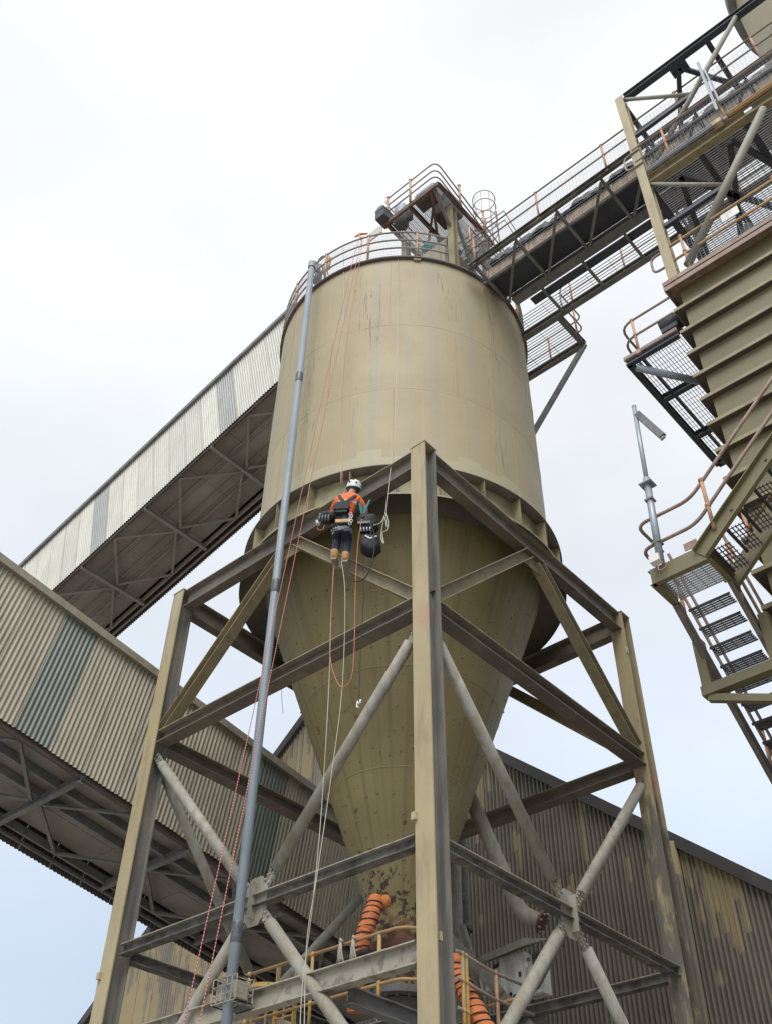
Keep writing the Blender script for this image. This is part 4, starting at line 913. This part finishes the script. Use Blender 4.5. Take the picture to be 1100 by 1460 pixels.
rope([U(518, 790, x=8.7), U(519, 840, x=8.7), U(514, 930, x=8.7), U(512, 995, x=8.7)], .006, 'black', 'thin black line hanging from the round bag to the silver shackle')
rope([U(500, 790, x=8.55), U(497, 815, x=8.55), U(506, 829, x=8.55), U(522, 822, x=8.55), U(532, 795, x=8.55), U(533, 760, x=8.55), U(526, 745, x=8.55)], .009, 'black', 'black cable hanging in a loop under the bags')
rope([U(404, 960, x=9.4), U(402, 990, x=9.4), U(404, 1018, x=9.4)], .004, 'black', 'short thin black wire dangling left of the cone under the middle beam', 'wire')
sp = U(512, 1003, x=8.7)
t = thing('shackle', 'silver shackle and karabiner on the end of the thin black line', 'shackle', sp)
MB().tube([sp+V((0, .03, .05)), sp+V((0, .04, -.04)), sp+V((0, .0, -.06))], .011, 8).build('hook', 'white', t)
MB().tube([sp+V((0, -.03, .05)), sp+V((0, -.0, -.01))], .012, 8).build('pin', 'white', t)
MB().tube([sp+V((0, .04, .0)), sp+V((0, -.03, .01))], .010, 8).build('gate', 'white', t)
# teal slings over the top beam
for a, b, lb in (((508, 692), (516, 732), 'teal webbing sling looped over the top beam, the long left one'), ((527, 713), (517, 736), 'teal webbing sling hanging below the top beam, the short right one')):
    p, q = U(*a, x=8.87), U(*b, x=8.72); single(MB().bar(p, q, .04, .012, X1), 'webbing_sling', 'teal', lb, 'sling', 'teal webbing slings')

# ================================================================== worker
WP = U(490, 745, x=8.62)
az = math.radians(36); fw = V((math.cos(az), math.sin(az), 0)); rt = V((math.sin(az), -math.cos(az), 0))
KZ = .00213
def W(px, py, f=0.0):
    py = py - f*440 if f < .15 else py - 66
    """px,py: place on the worker's back plane, in the enlarged crop's units"""
    return WP + rt*((px-412)*KZ*.95) + Z1*((590-py)*KZ*.985) + fw*f
PR = thing('person', 'rope access worker in orange shirt, navy trousers and white helmet hanging at the top beam', 'person', W(400, 960))
def skin_body(name, joints, edges, radii, mats, parent, pick=None, sub=2):
    me = bpy.data.meshes.new(name); off = parent.location
    me.from_pydata([tuple(V(j)-off) for j in joints], edges, [])
    o = bpy.data.objects.new(name, me); C.objects.link(o); o.parent = parent
    md = o.modifiers.new('skin', 'SKIN'); md.use_smooth_shade = True
    for i, r in enumerate(radii): me.skin_vertices[0].data[i].radius = r if isinstance(r, tuple) else (r, r)
    me.skin_vertices[0].data[0].use_root = True
    ss = o.modifiers.new('sub', 'SUBSURF'); ss.levels = sub; ss.render_levels = sub
    dg = bpy.context.evaluated_depsgraph_get(); dg.update()
    nm = bpy.data.meshes.new_from_object(o.evaluated_get(dg)); o.modifiers.clear(); o.data = nm
    nm.materials.clear()
    for m_ in mats: nm.materials.append(MT[m_])
    for p in nm.polygons:
        p.use_smooth = True
        if pick: p.material_index = pick(p.center + off)
    return o
J = {}
def j(nm, *a): J[nm] = (len(J), W(*a))
j('pelvis', 405, 640, .0); j('waist', 410, 560, -.02); j('chest', 430, 430, -.01); j('uchest', 440, 335, .02); j('neck', 455, 290, .04); j('nhead', 468, 255, .07); j('head', 476, 222, .09)
j('lsh', 352, 345, .03); j('lel', 305, 440, .14); j('lwr', 285, 500, .32); j('lhd', 300, 515, .40)
j('rsh', 520, 345, .04); j('rel', 572, 450, .12); j('rwr', 575, 515, .30); j('rhd', 560, 525, .38)
j('lhip', 362, 665, .0); j('lkn', 355, 785, .16); j('lan', 352, 895, .03); j('lft', 352, 920, .05); j('lto', 350, 900, .15)
j('rhip', 440, 670, .0); j('rkn', 440, 800, .15); j('ran', 440, 925, .02); j('rft', 440, 950, .04); j('rto', 442, 935, .15)
rad = dict(pelvis=(.15, .125), waist=(.145, .12), chest=(.175, .135), uchest=(.165, .115), neck=.065, nhead=.075, head=.095, lsh=.078, lel=.055, lwr=.036, lhd=.038, rsh=.078, rel=.055, rwr=.036, rhd=.038,
           lhip=.112, lkn=.090, lan=.072, lft=.055, lto=.045, rhip=.112, rkn=.090, ran=.072, rft=.055, rto=.045)
E_ = [('pelvis', 'waist'), ('waist', 'chest'), ('chest', 'uchest'), ('uchest', 'neck'), ('neck', 'nhead'), ('nhead', 'head'), ('uchest', 'lsh'), ('lsh', 'lel'), ('lel', 'lwr'), ('lwr', 'lhd'), ('uchest', 'rsh'), ('rsh', 'rel'), ('rel', 'rwr'), ('rwr', 'rhd'),
      ('pelvis', 'lhip'), ('lhip', 'lkn'), ('lkn', 'lan'), ('lan', 'lft'), ('lft', 'lto'), ('pelvis', 'rhip'), ('rhip', 'rkn'), ('rkn', 'ran'), ('ran', 'rft'), ('rft', 'rto')]
zw, zan, znk = W(0, 615).z, W(0, 885).z, W(0, 292).z
def pick(c):
    h = (c-WP).dot(fw); s_ = (c-WP).dot(rt)
    if c.z > znk: return 1
    if c.z < W(0, 897 if s_ < .03 else 925).z: return 4
    if c.z > zw:
        for nm in ('lwr', 'rwr'):
            if (c-J[nm][1]).dot(fw) > -.01 and (c-J[nm][1]).length < .2 and abs(s_) > .2: return 1
        yy = 590-(c.z-WP.z)/(KZ*.985)
        if 395 < yy < 420: return 2
        return 0
    yy = 590-(c.z-WP.z)/(KZ*.985)
    if 662 < yy < 692: return 2
    return 3
skin_body('body', [v_[1] for v_ in J.values()], [(J[a][0], J[b][0]) for a, b in E_], [tuple(q*.87 for q in rad[k]) if isinstance(rad[k], tuple) else rad[k]*.87 for k in J], ['hiviz', 'skin', 'silver', 'navycloth', 'boot'], PR, pick, 3)
for an_ in ('lan', 'ran'):
    a_ = J[an_][1]-Z1*.03
    m = MB().tube([a_+Z1*.07, a_, a_-Z1*.075-fw*.01, a_-Z1*.10], [.062, .066, .062, .05], 12)
    m.tube([a_-Z1*.075-fw*.05, a_-Z1*.075+fw*.06, a_-Z1*.08+fw*.16, a_-Z1*.085+fw*.21], [.05, .056, .054, .03], 12)
    bt = m.build('boot', 'boot', PR)
    MB().bx(a_-Z1*.128+fw*.07, .25, .088, .022, fw, rt, Z1).build('sole', 'trim', bt)
for hd, sgn in (('lhd', 1), ('rhd', -1)):
    h0 = J[hd][1]
    for i in range(4):
        b = h0 + Z1*(.025-.018*i) + fw*.03; ln = (.07, .078, .074, .058)[i]
        MB().tube([b, b+fw*ln*.5+rt*sgn*.01, b+fw*ln*.8+rt*sgn*.035, b+fw*ln*.85+rt*sgn*.06], [.011, .010, .009, .007], 6).build('finger', 'skin', PR)
    MB().tube([h0+Z1*.02, h0+Z1*.055+fw*.02+rt*sgn*.02, h0+Z1*.06+fw*.055+rt*sgn*.03], [.013, .011, .008], 6).build('thumb', 'skin', PR)
# face details turned to the silo: nose and ears
hc = J['head'][1]
MB().ball(hc+fw*.1-Z1*.005, .016, 8).build('nose', 'skin', PR)
for s_ in (-1, 1):
    MB().ball(hc+rt*(.088*s_)-Z1*.005, .024, 8, (.6, .6, 1)).build('ear', 'skin', PR)
    MB().ball(hc+fw*.088+rt*(.03*s_)+Z1*.015, .011, 6).build('eye', 'white', PR)
MB().ball(hc-fw*.03-Z1*.045, .088, 12, (1, 1, .7)).build('hair', 'dark', PR)
m = MB(); up_ = (Z1*.95-fw*.2+rt*.12).normalized()
m.lathe([(.0, .135), (.05, .13), (.09, .105), (.118, .06), (.127, .0), (.126, -.03), (.131, -.045)], hc+Z1*.02, 28, axis=up_)
hl = m.build('helmet', 'white', PR)
for a_, b_ in ((-.06, .05), (.05, .02), (.0, .09)):
    MB().ball(hc-fw*.115+rt*a_+Z1*b_, .018, 6).build('vent_hole', 'navy', hl)
MB().tube([hc-fw*.05+rt*.118+Z1*.0, hc+rt*.1-Z1*.07, hc+fw*.06-Z1*.1], .008, 5).build('chin_strap', 'black', hl)
# harness
H_ = MB()
def strap(pts, wd=.05, m_=None):
    mm = m_ or MB()
    for p, q in zip(pts[:-1], pts[1:]): mm.bar(p, q, wd, .014, -fw)
    return mm
bk_ = -.165
strap([W(370, 300, -.06), W(385, 330, -.12), W(425, 375, bk_), W(470, 440, bk_)], .05, H_)
strap([W(505, 305, -.05), W(480, 330, -.12), W(435, 375, bk_), W(400, 440, bk_)], .05, H_)
strap([W(425, 375, bk_), W(432, 560, bk_)], .06, H_)
H_.build('harness_straps', 'black', PR)
m = MB().lathe([(.148, -.05), (.155, -.035), (.155, .035), (.148, .05)], W(410, 585, -.01), 24)
m.build('waist_belt', 'black', PR)
m = MB(); m.bx(W(420, 572, -.17), .24, .03, .06, rt, fw, Z1); m.build('belt_pad', 'yellow', PR)
pc = W(405, 440, -.17); m = MB()
for z_, w_, d_ in ((-.09, .19, .10), (-.03, .24, .13), (.03, .23, .12), (.08, .17, .08)): m.bx(pc+Z1*z_, w_, d_, .065, rt, fw, Z1)
m.build('back_pouch', 'black', PR)
for s_ in (350, 455): strap([W(s_, 650, -.13), W(s_+5, 680, -.14)], .11).build('leg_loop', 'black', PR)
MB().tube([W(385, 395, -.2), W(440, 395, -.2)], .012, 6).build('pouch_handle', 'navy', PR)
for k in range(5):
    c = W(478+8*(k % 2), 505+24*k, -.18); MB().tube([c+rt*(.022*math.cos(a))+Z1*(.038*math.sin(a)) for a in [2*PI*i/12 for i in range(12)]], .007, 5, closed=True).build('karabiner', 'silver', PR)
MB().tube([W(268, 610, -.1), W(262, 650, -.1), W(225, 655, -.1), W(212, 630, -.1)], .009, 6).build('lanyard', 'ropeo', PR)

def bag(name, label, c, r, sq, extra=()):
    t = thing(name, label, 'bag', c-V((0, 0, r*sq[2])))
    m = MB(); rn = random.Random(len(label)); m.ball((0, 0, 0), 1, 28)
    vs = []
    for v_ in m.v:
        v_ = V(v_); k_ = 1+.10*math.sin(v_.x*5+rn.random())*math.sin(v_.z*6)+.03*rn.uniform(-1, 1)
        # squarer body
        q = V([math.copysign(abs(a)**.75, a) for a in v_]); q = rt*(q.x*sq[0]) + fw*(q.y*sq[1]) + Z1*(q.z*sq[2]); vs.append(tuple(c + q*(r*k_)))
    m.v = vs; m.build('bag_body', 'black', t)
    return t
b1 = bag('tool_bag', 'black tool pouch on the left hip of the worker', W(285, 530, -.06), .12, (1.1, .8, .85))
strap([W(232, 490, -.16), W(300, 470, -.18), W(330, 500, -.18)], .03).build('strap', 'black', b1)
MB().tube([W(215, 560, -.16), W(225, 600, -.16)], .03, 8).build('tool_handle', 'silver', b1)
for k in range(4): MB().tube([W(235+22*k, 480, -.15), W(230+25*k, 560, -.19)], .018, 6).build('hand_tool', 'tape', b1)
b2_ = bag('rigging_bag', 'black square rigging bag hanging by teal slings right of the worker', W(605, 620, -.0), .17, (1.0, .8, 1.1))
strap([W(560, 545, -.14), W(600, 525, -.12), W(650, 540, -.12)], .035).build('strap', 'black', b2_)
MB().bx(W(585, 598, -.145), .2, .012, .05, rt, fw, Z1).build('badge', 'greysteel', b2_)
for k in range(4): MB().tube([W(560+25*k, 650, -.14), W(566+22*k, 690, -.12)], .012, 5).build('buckle', 'silver', b2_)
b3 = bag('kit_bucket', 'round dark canvas bucket bag hanging lowest, below the square rigging bag', W(632, 840, -.02), .165, (1.0, .85, 1.15))
strap([W(600, 735, -.15), W(640, 765, -.16), W(690, 745, -.15)], .022).build('strap', 'silver', b3)
MB().tube([W(640, 690, -.08), W(640, 760, -.14)], .012, 6).build('hanging_cord', 'black', b3)

# ================================================================== right: bin with ribs
BX, BY = 10.42, 3.04
BN = thing('ribbed_bin', 'large olive steel bin stiffened by horizontal ledges at the right edge', 'bin', (BX, 0, 0))
zl = [15.80, 15.24, 14.68, 14.13, 13.60, 13.07, 12.53, 11.98, 11.43, 10.88, 10.33, 9.78, 9.23, 8.68, 8.13, 7.58]
for a, b in zip(zl[:-1], zl[1:]):
    MB().b2((BX, BY-7.5, b), (BX+.02, BY, a)).build('wall_plate', 'bin', BN)
MB().b2((BX+.02, BY-.02, 7.3), (BX+3.5, BY, 15.8)).build('side_wall', 'rimm', BN)
MB().b2((BX+.02, BY-7.5, 7.3), (BX+3.5, BY-7.48, 15.8)).build('side_wall', 'bin', BN)
MB().b2((BX+3.5, BY-7.5, 7.3), (BX+3.52, BY, 15.8)).build('side_wall', 'bin', BN)
MB().b2((BX, BY-7.5, 7.2), (BX+3.5, BY, 7.3)).build('bin_floor', 'bin', BN)
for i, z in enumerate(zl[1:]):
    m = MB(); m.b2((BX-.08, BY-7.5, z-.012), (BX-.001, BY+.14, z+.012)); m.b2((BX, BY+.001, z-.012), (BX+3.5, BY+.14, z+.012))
    lg = m.build('stiffener_ledge', 'rimm', BN)  # underside shade put into the colour: ledge darker than the bin plates
    m = MB(); m.b2((BX-.095, BY-7.5, z-.012), (BX-.081, BY+.155, z+.05)); m.b2((BX-.08, BY+.141, z-.012), (BX+3.5, BY+.155, z+.05))
    m.build('ledge_lip', 'brace', lg)
m = MB()
for k in range(11): m.bx((BX-.008, 2.85-.32*k, zl[4]+.08), .01, .012, .06)
m.build('clips', 'greysteel', BN, kind='stuff')
MB().b2((BX-.2, BY-7.5, 15.80), (BX+3.5, BY+.16, 15.83)).build('deck_plate', 'rail', BN)
MB().b2((BX-.2, BY-7.5, 15.70), (BX-.18, BY+.18, 15.93)).build('toe_board', 'rail', BN)
MB().b2((BX-.18, BY+.161, 15.70), (BX+3.5, BY+.18, 15.93)).build('toe_board', 'rail', BN)
dk = [(BX-.15, y, 15.9) for y in (2.72, 1.05, -.6, -2.3)]
rails(BN, fillet([(BX+.5, BY+.12, 15.83), (BX-.15, BY+.12, 15.83), (BX-.15, BY-7.4, 15.83)], .3), (.98, .55), dk, .95, .024, 'ochre')
MB().tube(fillet([(BX-.13, BY+.0, 16.8), (BX-.13, BY+.28, 16.8), (BX-.13, BY+.28, 16.38), (BX-.13, BY+.0, 16.38)], .15), .022, 8).build('rail_return', 'railgrey', BN)
meshpanel(BN, (BX-.13, BY-7.4, 15.93), Y1, Z1, 7.1, .85, .07, .0028)
single(MB().bx((BX-.17, 1.85, 16.62), .008, .30, .2), 'notice_plate', 'grey_box', 'blank grey plate tied to the mesh of the bin deck rail', 'plate')
for x in (BX+.3, BX+3.2):
    for y in (BY-.3, BY-7.2): MB().H((x, y, 0), (x, y, 7.2), .3, .3, up=X1).build('leg', 'frame', BN)

# ---- braced tower above the bin
T = thing('transfer_tower', 'olive and dark braced steel tower with a grated floor standing on the ribbed bin', 'steel tower', (10.3, 0, 15.83))
TX, TXB, TY = 10.32, 12.75, 3.02
U1, U2 = 19.02, 22.42
for y in (TY, TY-3.9):
    MB().H((TX, y, 15.84), (TX, y, U2), .17, .17, .014, .01, up=X1).build('column', 'frame', T)
    MB().H((TXB, y, 15.84), (TXB, y, U2), .17, .17, .014, .01, up=X1).build('column', 'navy', T)
for x, mt in ((TX, 'greysteel'), (TXB, 'navy')):
    MB().H((x, TY-.1, U2-.05), (x, -5, U2-.05), .16, .14).build('top_beam', 'navy', T)
    MB().H((x, TY-.1, U1), (x, -5, U1), .24, .16).build('floor_beam', 'brace' if x == TX else 'navy', T)
MB().Ch((TX-.10, TY-.15, U1+.16), (TX-.10, 1.35, U1+.16), .07, .06, side=1).build('cable_channel', 'galv', T)
MB().Ch((TX-.10, 1.25, U1+.16), (TX-.10, -4.9, U1+.16), .07, .06, side=1).build('toe_board', 'ochre', T)
for y in (TY, TY-1.95, TY-3.9): 
    MB().H((TX+.1, y, U2-.06), (TXB-.1, y, U2-.06), .12, .10).build('cross_beam', 'navy', T)
    MB().H((TX+.1, y, U1), (TXB-.1, y, U1), .16, .12).build('cross_beam', 'navy', T)
zz = U1-.1
for a, b in (((TX+.2, 2.45), (TXB-.1, 1.2)), ((TX+.2, 2.45), (TXB-.1, 2.95)), ((TX+.2, 1.45), (TXB-.1, 2.3)), ((TX+.2, 1.4), (TXB-.1, .6)), ((TX+.2, .5), (TXB-.1, 1.3)), ((TX+.2, .5), (TXB-.1, -.6)), ((TX+.1, 1.95), (TXB-.1, 1.95))):
    MB().bar((a[0], a[1], zz), (b[0], b[1], zz), .10, .09).build('floor_bracing', 'navy', T)
for a, b in (((TX+.1, 1.75), (TXB-.1, 2.9)), ((TX+.1, 1.75), (TXB-.1, .3))):
    MB().bar((a[0], a[1], U2-.16), (b[0], b[1], U2-.16), .09, .08).build('roof_bracing', 'navy', T)
MB().bx((TX+.12, 1.75, U2-.15), .3, .35, .02).build('gusset_plate', 'navy', T)
for z0, y_s in ((U1+.1, .42), (15.9, .45)):
    z2 = U2 if z0 > 18 else U1
    pb, pt = V((TX-.02, TY-.08, z0+.12)), V((TX-.02, y_s, z2-.12))
    if z0 < 18: pb = V((TX-.02, 2.75, 16.1)); pt = V((TX-.02, .72, 18.85))
    MB().tube([pb, pt], .075 if z0 < 18 else .05, 12).build('tube_brace', 'oliveg', T)
    mid = pb.lerp(pt, .5)
    MB().tube([V((TX-.02, TY-.08, z2-.12)), mid], .04, 10).build('strut', 'oliveg', T)
    MB().bar(V((TX, TY-.08, mid.z)), mid-V((0, 0, .0)), .07, .09).build('strut', 'navy', T)
grating(T, (TX+.1, -5, U1+.14), Y1, X1, TY+5, 2.4, .05, .11, .009, .03)
grating(T, (TXB+.1, -5, U1+.14), Y1, X1, TY+5, 1.2, .05, .11, .009, .03)
rails(T, [(TX-.08, TY+.05, U1+.2), (TX-.08, -5, U1+.2)], (1.0, .55), [(TX-.08, y, U1+.2) for y in (2.43, 1.32, .0, -1.5)], .98, .022, 'railgrey')
meshpanel(T, (TX-.06, -5, U1+.25), Y1, Z1, 8, .9, .07, .0028)
MB().tube(fillet([(TX-.1, TY-.1, 20.1), (TX-.1, TY+.25, 20.1), (TX-.1, TY+.25, 19.6), (TX-.1, TY-.1, 19.6)], .2), .02, 8).build('rail_return', 'railgrey', T)
single(MB().bar(U(1022, 157, x=10.15), U(994, 90, x=10.15), .05, .05, X1).bar(U(1026, 146, x=10.17), U(1004, 100, x=10.17), .03, .09, X1), 'leaning_plate', 'galv', 'pale blue grey steel post leaning above the tower walkway', 'post')
single(MB().bx(U(1022, 176, x=10.18), .12, .16, .12), 'junction_box', 'tan', 'small tan junction box with loose cable on the tower walkway edge', 'box')
single(MB().bx(U(1066, 158, x=10.15), .05, .14, .06), 'tube_light', 'white', 'small white light fitting under the tower floor beam', 'light')
# clutter on the bin deck, behind mesh
for (x, y, h, s_) in ((11.2, .9, 1.3, .5), (11.6, 1.9, 1.7, .35)):
    tt = thing('deck_machine', 'dark ribbed housing on the bin deck behind the mesh, %s' % ('the wide one' if s_ > .4 else 'the narrow tall one'), 'machine', (x, y, 15.83))
    MB().bx((x, y, 15.84+h/2), s_, s_*1.4, h).build('housing', 'greysteel', tt)
    for k in range(5): MB().bx((x-s_/2-.02, y-s_*.6+k*s_*.3, 15.84+h/2), .03, .04, h*.9).build('rib', 'navy', tt)
    MB().tube([(x, y, 15.84+h), (x, y, 15.84+h+.4)], .1, 12).build('spout', 'greysteel', tt)

# ---- side platform at mid height
MP = thing('side_platform', 'small grated side platform with curved handrail hung on the end of the ribbed bin', 'platform', (11, 3.6, 14.7))
mz = 14.68; mx0, mx1, my0, my1 = 10.32, 13.3, 3.22, 4.12
for a, b in (((mx0, my0, mz), (mx0, my1+.04, mz)), ((mx0, my1, mz), (mx1, my1, mz)), ((mx1, my0, mz), (mx1, my1, mz)), ((11.35, my0, mz), (11.35, my1-.05, mz)), ((12.45, my0, mz), (12.45, my1-.05, mz))):
    MB().H(a, b, .14, .09).build('edge_beam', 'navy', MP)
MB().bar((mx0, 3.9, mz-.02), (mx1, 3.9, mz-.02), .04, .05).build('edge_beam', 'navy', MP)
grating(MP, (mx0+.06, my0+.02, mz+.06), X1, Y1, mx1-mx0-.1, my1-my0-.05, .05, .12, .006, .02)
MB().b2((mx0-.04, my0, mz+.05), (mx0-.01, my1+.06, mz+.14)).build('toe_board', 'rail', MP)
rails(MP, fillet([(mx0-.02, 3.2, mz+.1), (mx0-.02, my1+.02, mz+.1), (mx0+.7, my1+.02, mz+.1)], .25), (.82, .42), [(mx0-.02, 3.9, mz+.1)], .82, .022, 'railgrey')
MB().tube([U(906, 524, x=10.36), U(1002, 545, x=11.1)], .06, 12).build('strut', 'galv', MP)
mm_ = U(955, 463, x=11.0); tt = thing('blue_motor', 'dark blue fan motor on the side platform beside the ribbed bin', 'motor', mm_)
MB().tube([mm_+V((0, .16, 0)), mm_+V((0, -.2, 0))], .15, 18).build('motor_body', 'navy', tt)
MB().bx(mm_-V((0, 0, .17)), .22, .3, .1).build('foot', 'navy', tt)

# ================================================================== stairs
ST = thing('stair_tower', 'olive steel staircase with grated treads and brown handrails turning at a small landing', 'staircase', (9.5, 3.6, 0))
lz = 9.40; sx0, sx1, sy0, sy1 = 9.2, 9.88, 3.30, 3.97
for a, b, sd_ in (((sx0, sy0-.02, lz+.06), (sx0, sy1+.04, lz+.06), 1), ((sx0+.01, sy1, lz+.06), (sx1-.1, sy1, lz+.06), -1)):
    MB().Ch(a, b, .22, .07, side=sd_).build('landing_beam', 'bin', ST)
MB().Ch((sx0+.02, sy0, lz+.04), (sx1+.05, sy0, lz+.04), .2, .06, side=1).build('landing_beam', 'bin', ST)
grating(ST, (sx0+.05, sy0+.05, lz+.08), Y1, X1, .62, .60, .045, .12, .007, .025)
# upper flight: rises towards -y
sl = .86; fy = 6.0
for x, sd_ in ((sx0, 1), (sx1, -1)):
    MB().Ch((x, sy0+.04, lz+.04), (x, sy0-4.6, lz+.04+4.64*sl), .22, .07, side=sd_, up=Z1).build('stringer', 'bin', ST)
for k in range(20):
    y = sy0-.1-.22*k; z = lz+.06+.22*k*sl+.05; gr = MB()
    for i in range(5): gr.bar((sx0+.08, y-.045*i, z), (sx1-.08, y-.045*i, z), .006, .03)
    for i in range(6): gr.bar((sx0+.1+.09*i, y, z), (sx0+.1+.09*i, y-.2, z), .006, .012)
    gr.bar((sx0+.07, y+.02, z+.01), (sx1-.07, y+.02, z+.01), .03, .04)
    gr.build('tread', 'tread', ST)
m = MB()
for k in range(5): m.tube([(sx0-.002, sy0-.45-.55*k, lz+.04+(.49+.55*k)*sl), (sx0-.03, sy0-.45-.55*k, lz+.04+(.49+.55*k)*sl)], .02, 6)
m.build('stringer_bolts', 'beam', ST, kind='stuff')
# rails on the upper flight and landing
dz = .26; xr = sx0-.03
for h, nm in ((.86, 'handrail'), (.45, 'midrail')):
    pts = fillet([(sx0+.62, sy1+.08, lz+h+.03), (xr, sy1+.08, lz+h+.03), (xr, sy0+.0, lz+h+.03), (xr, sy0-4.6, lz+h+.03+4.6*sl+.04)], .16)
    MB().tube(pts, .023, 8).build(nm, 'rail', ST)
for y in (sy0-.2, sy0-2.1, sy0-4.0):
    zb_ = lz+.12+(sy0-y)*sl; m = MB().tube([(xr, y, zb_), (xr, y, zb_+.82)], .026, 8).ball((xr, y, zb_+.80), .042).ball((xr, y, zb_+.38), .042)
    m.build('rail_post', 'post', ST)
MB().tube([(xr+.06, sy1-.14, lz+.05), (xr+.06, sy1-.14, lz+.88)], .024, 8).build('rail_post', 'post', ST)
for h, nm in ((.80, 'handrail'), (.40, 'midrail')):
    MB().tube([(sx1+.03, sy0-.35, lz+h+.35*sl), (sx1+.03, sy0-4.6, lz+h+4.6*sl)], .023, 8).build(nm, 'ochre', ST)
for y in (sy0-.35, sy0-2.3):
    MB().tube([(sx1+.03, y, lz+.1+(sy0-y)*sl), (sx1+.03, y, lz+.80+(sy0-y)*sl)], .026, 8).ball((sx1+.03, y, lz+.80+(sy0-y)*sl), .042).build('rail_post', 'post', ST)
MB().b2((sx0-.01, sy1-.45, lz+.19), (sx0+.0, sy0+.05, lz+.30)).build('kick_plate', 'rail', ST)
# lower flight: drops towards +x
s2 = .93; fx0 = sx1-.12
for y, sd_ in ((sy0+.0, -1), (sy1, 1)):
    MB().Ch((fx0, y, lz-.02), (fx0+4.4, y, lz-.02-4.4*s2), .16, .06, side=-sd_, up=Z1).build('stringer', 'beam', ST)
for k in range(22):
    x = fx0+.12+.19*k; z = lz-.06-.19*s2*(k+.3); gr = MB()
    for i in range(5): gr.bar((x+.045*i, sy0+.07, z), (x+.045*i, sy1-.07, z), .009, .022)
    for i in range(5): gr.bar((x, sy0+.1+.115*i, z), (x+.18, sy0+.1+.115*i, z), .006, .012)
    gr.bar((x-.01, sy0+.06, z+.005), (x-.01, sy1-.06, z+.005), .012, .035)
    gr.build('tread', 'tread', ST)
for y in (sy0-.03, sy1+.03):
    for h, nm in ((.86, 'handrail'), (.45, 'midrail')):
        MB().tube([(fx0+.1, y, lz+h), (fx0+4.4, y, lz+h-4.3*s2)], .021, 8).build(nm, 'rail', ST)
    for k in range(3):
        x = fx0+.2+1.6*k; MB().tube([(x, y, lz-.05-(x-fx0)*s2), (x, y, lz+.84-(x-fx0)*s2)], .024, 8).build('rail_post', 'post', ST)
# support frame under the lower flight
qx = 10.3; qz = U(1015, 985, x=qx).z
MB().b2((qx-.07, sy0-3.2, qz-.06), (qx+.07, sy1+.16, qz+.07)).build('support_beam', 'bin', ST)
for y in (sy0-.12, sy1+.08): MB().b2((qx-.06, y-.06, qz+.07), (qx+.06, y+.06, qz+.72)).build('support_post', 'bin', ST)
MB().bar((qx, sy1+.1, qz-.08), (qx, sy0-2.6, qz-1.5), .09, .09, X1).build('support_brace', 'bin', ST)
for y in (sy0-2.9,): MB().b2((qx-.1, y-.1, 0), (qx+.1, y+.1, qz-.06)).build('leg', 'bin', ST)
# lamp on the landing
LM = thing('landing_lamp', 'grey galvanised lamp pole with a long batten light clamped to the stair landing', 'lamp post', (9.14, 3.78, lz))
lb0, lt = U(941, 800, x=9.12), U(903, 580, x=9.12)
MB().tube([lb0, lb0.lerp(lt, .5)], .046, 12).build('lower_tube', 'galv', LM)
MB().tube([lb0.lerp(lt, .42), lt], .030, 12).build('pole', 'galv', LM)
MB().bx(lb0.lerp(lt, .46), .17, .17, .02).build('base_flange', 'galv', LM)
for t_ in (.1, .36): MB().bx(lb0.lerp(lt, t_), .11, .11, .025).build('clamp', 'greysteel', LM)
MB().ball(lt, .035, 8).build('pole_cap', 'galv', LM)
a, b = U(908, 590, x=9.12), U(944, 622, x=9.12)
hd = MB().bar(a, b, .09, .06, X1).build('lamp_head', 'greysteel', LM)
MB().bar(a+V((0, 0, -.045)), b+V((0, 0, -.045)), .07, .03, X1).build('diffuser', 'pipe', hd)
MB().tube([lt-Z1*.05, a], .012, 6).build('bracket', 'greysteel', LM)
single(MB().bx(U(934, 798, x=9.1), .1, .13, .1), 'junction_box', 'grey_box', 'small pale junction box at the foot of the lamp pole', 'box')
rope([U(937, 797, x=9.05), U(938, 812, x=9.05), U(946, 810, x=9.05), U(951, 802, x=9.05)], .008, 'railgrey', 'short looped grey cable at the foot of the lamp pole', 'cable')

# ================================================================== second silo, top right
S2 = thing('second_silo', 'second beige silo with a dark rim rising out of the top right corner', 'silo', (16.83, -2.37, 0))
c2 = (16.83, -2.37, 0)
for z0, z1 in ((6, 14), (14, 20), (20, 26), (26, 30), (30, 34.2)):
    MB().lathe([(3.0, z0), (3.0, z1-.01)], c2, 96).build('wall_course', 'silo', S2)
MB().lathe([(3.0, 34.2), (3.22, 34.2), (3.22, 34.9), (3.0, 34.9)], c2, 96).build('top_rim', 'greysteel', S2)
MB().lathe([(3.0, 34.9), (.1, 35.6)], c2, 96).build('roof', 'silo', S2)
MB().lathe([(3.0, 6), (.5, 1.2)], c2, 96).build('cone', 'cone', S2)
for k in range(4):
    a = PI/4+k*PI/2; MB().H((c2[0]+3.1*math.cos(a), c2[1]+3.1*math.sin(a), 0), (c2[0]+3.1*math.cos(a), c2[1]+3.1*math.sin(a), 8), .3, .3, up=X1).build('leg', 'frame', S2)
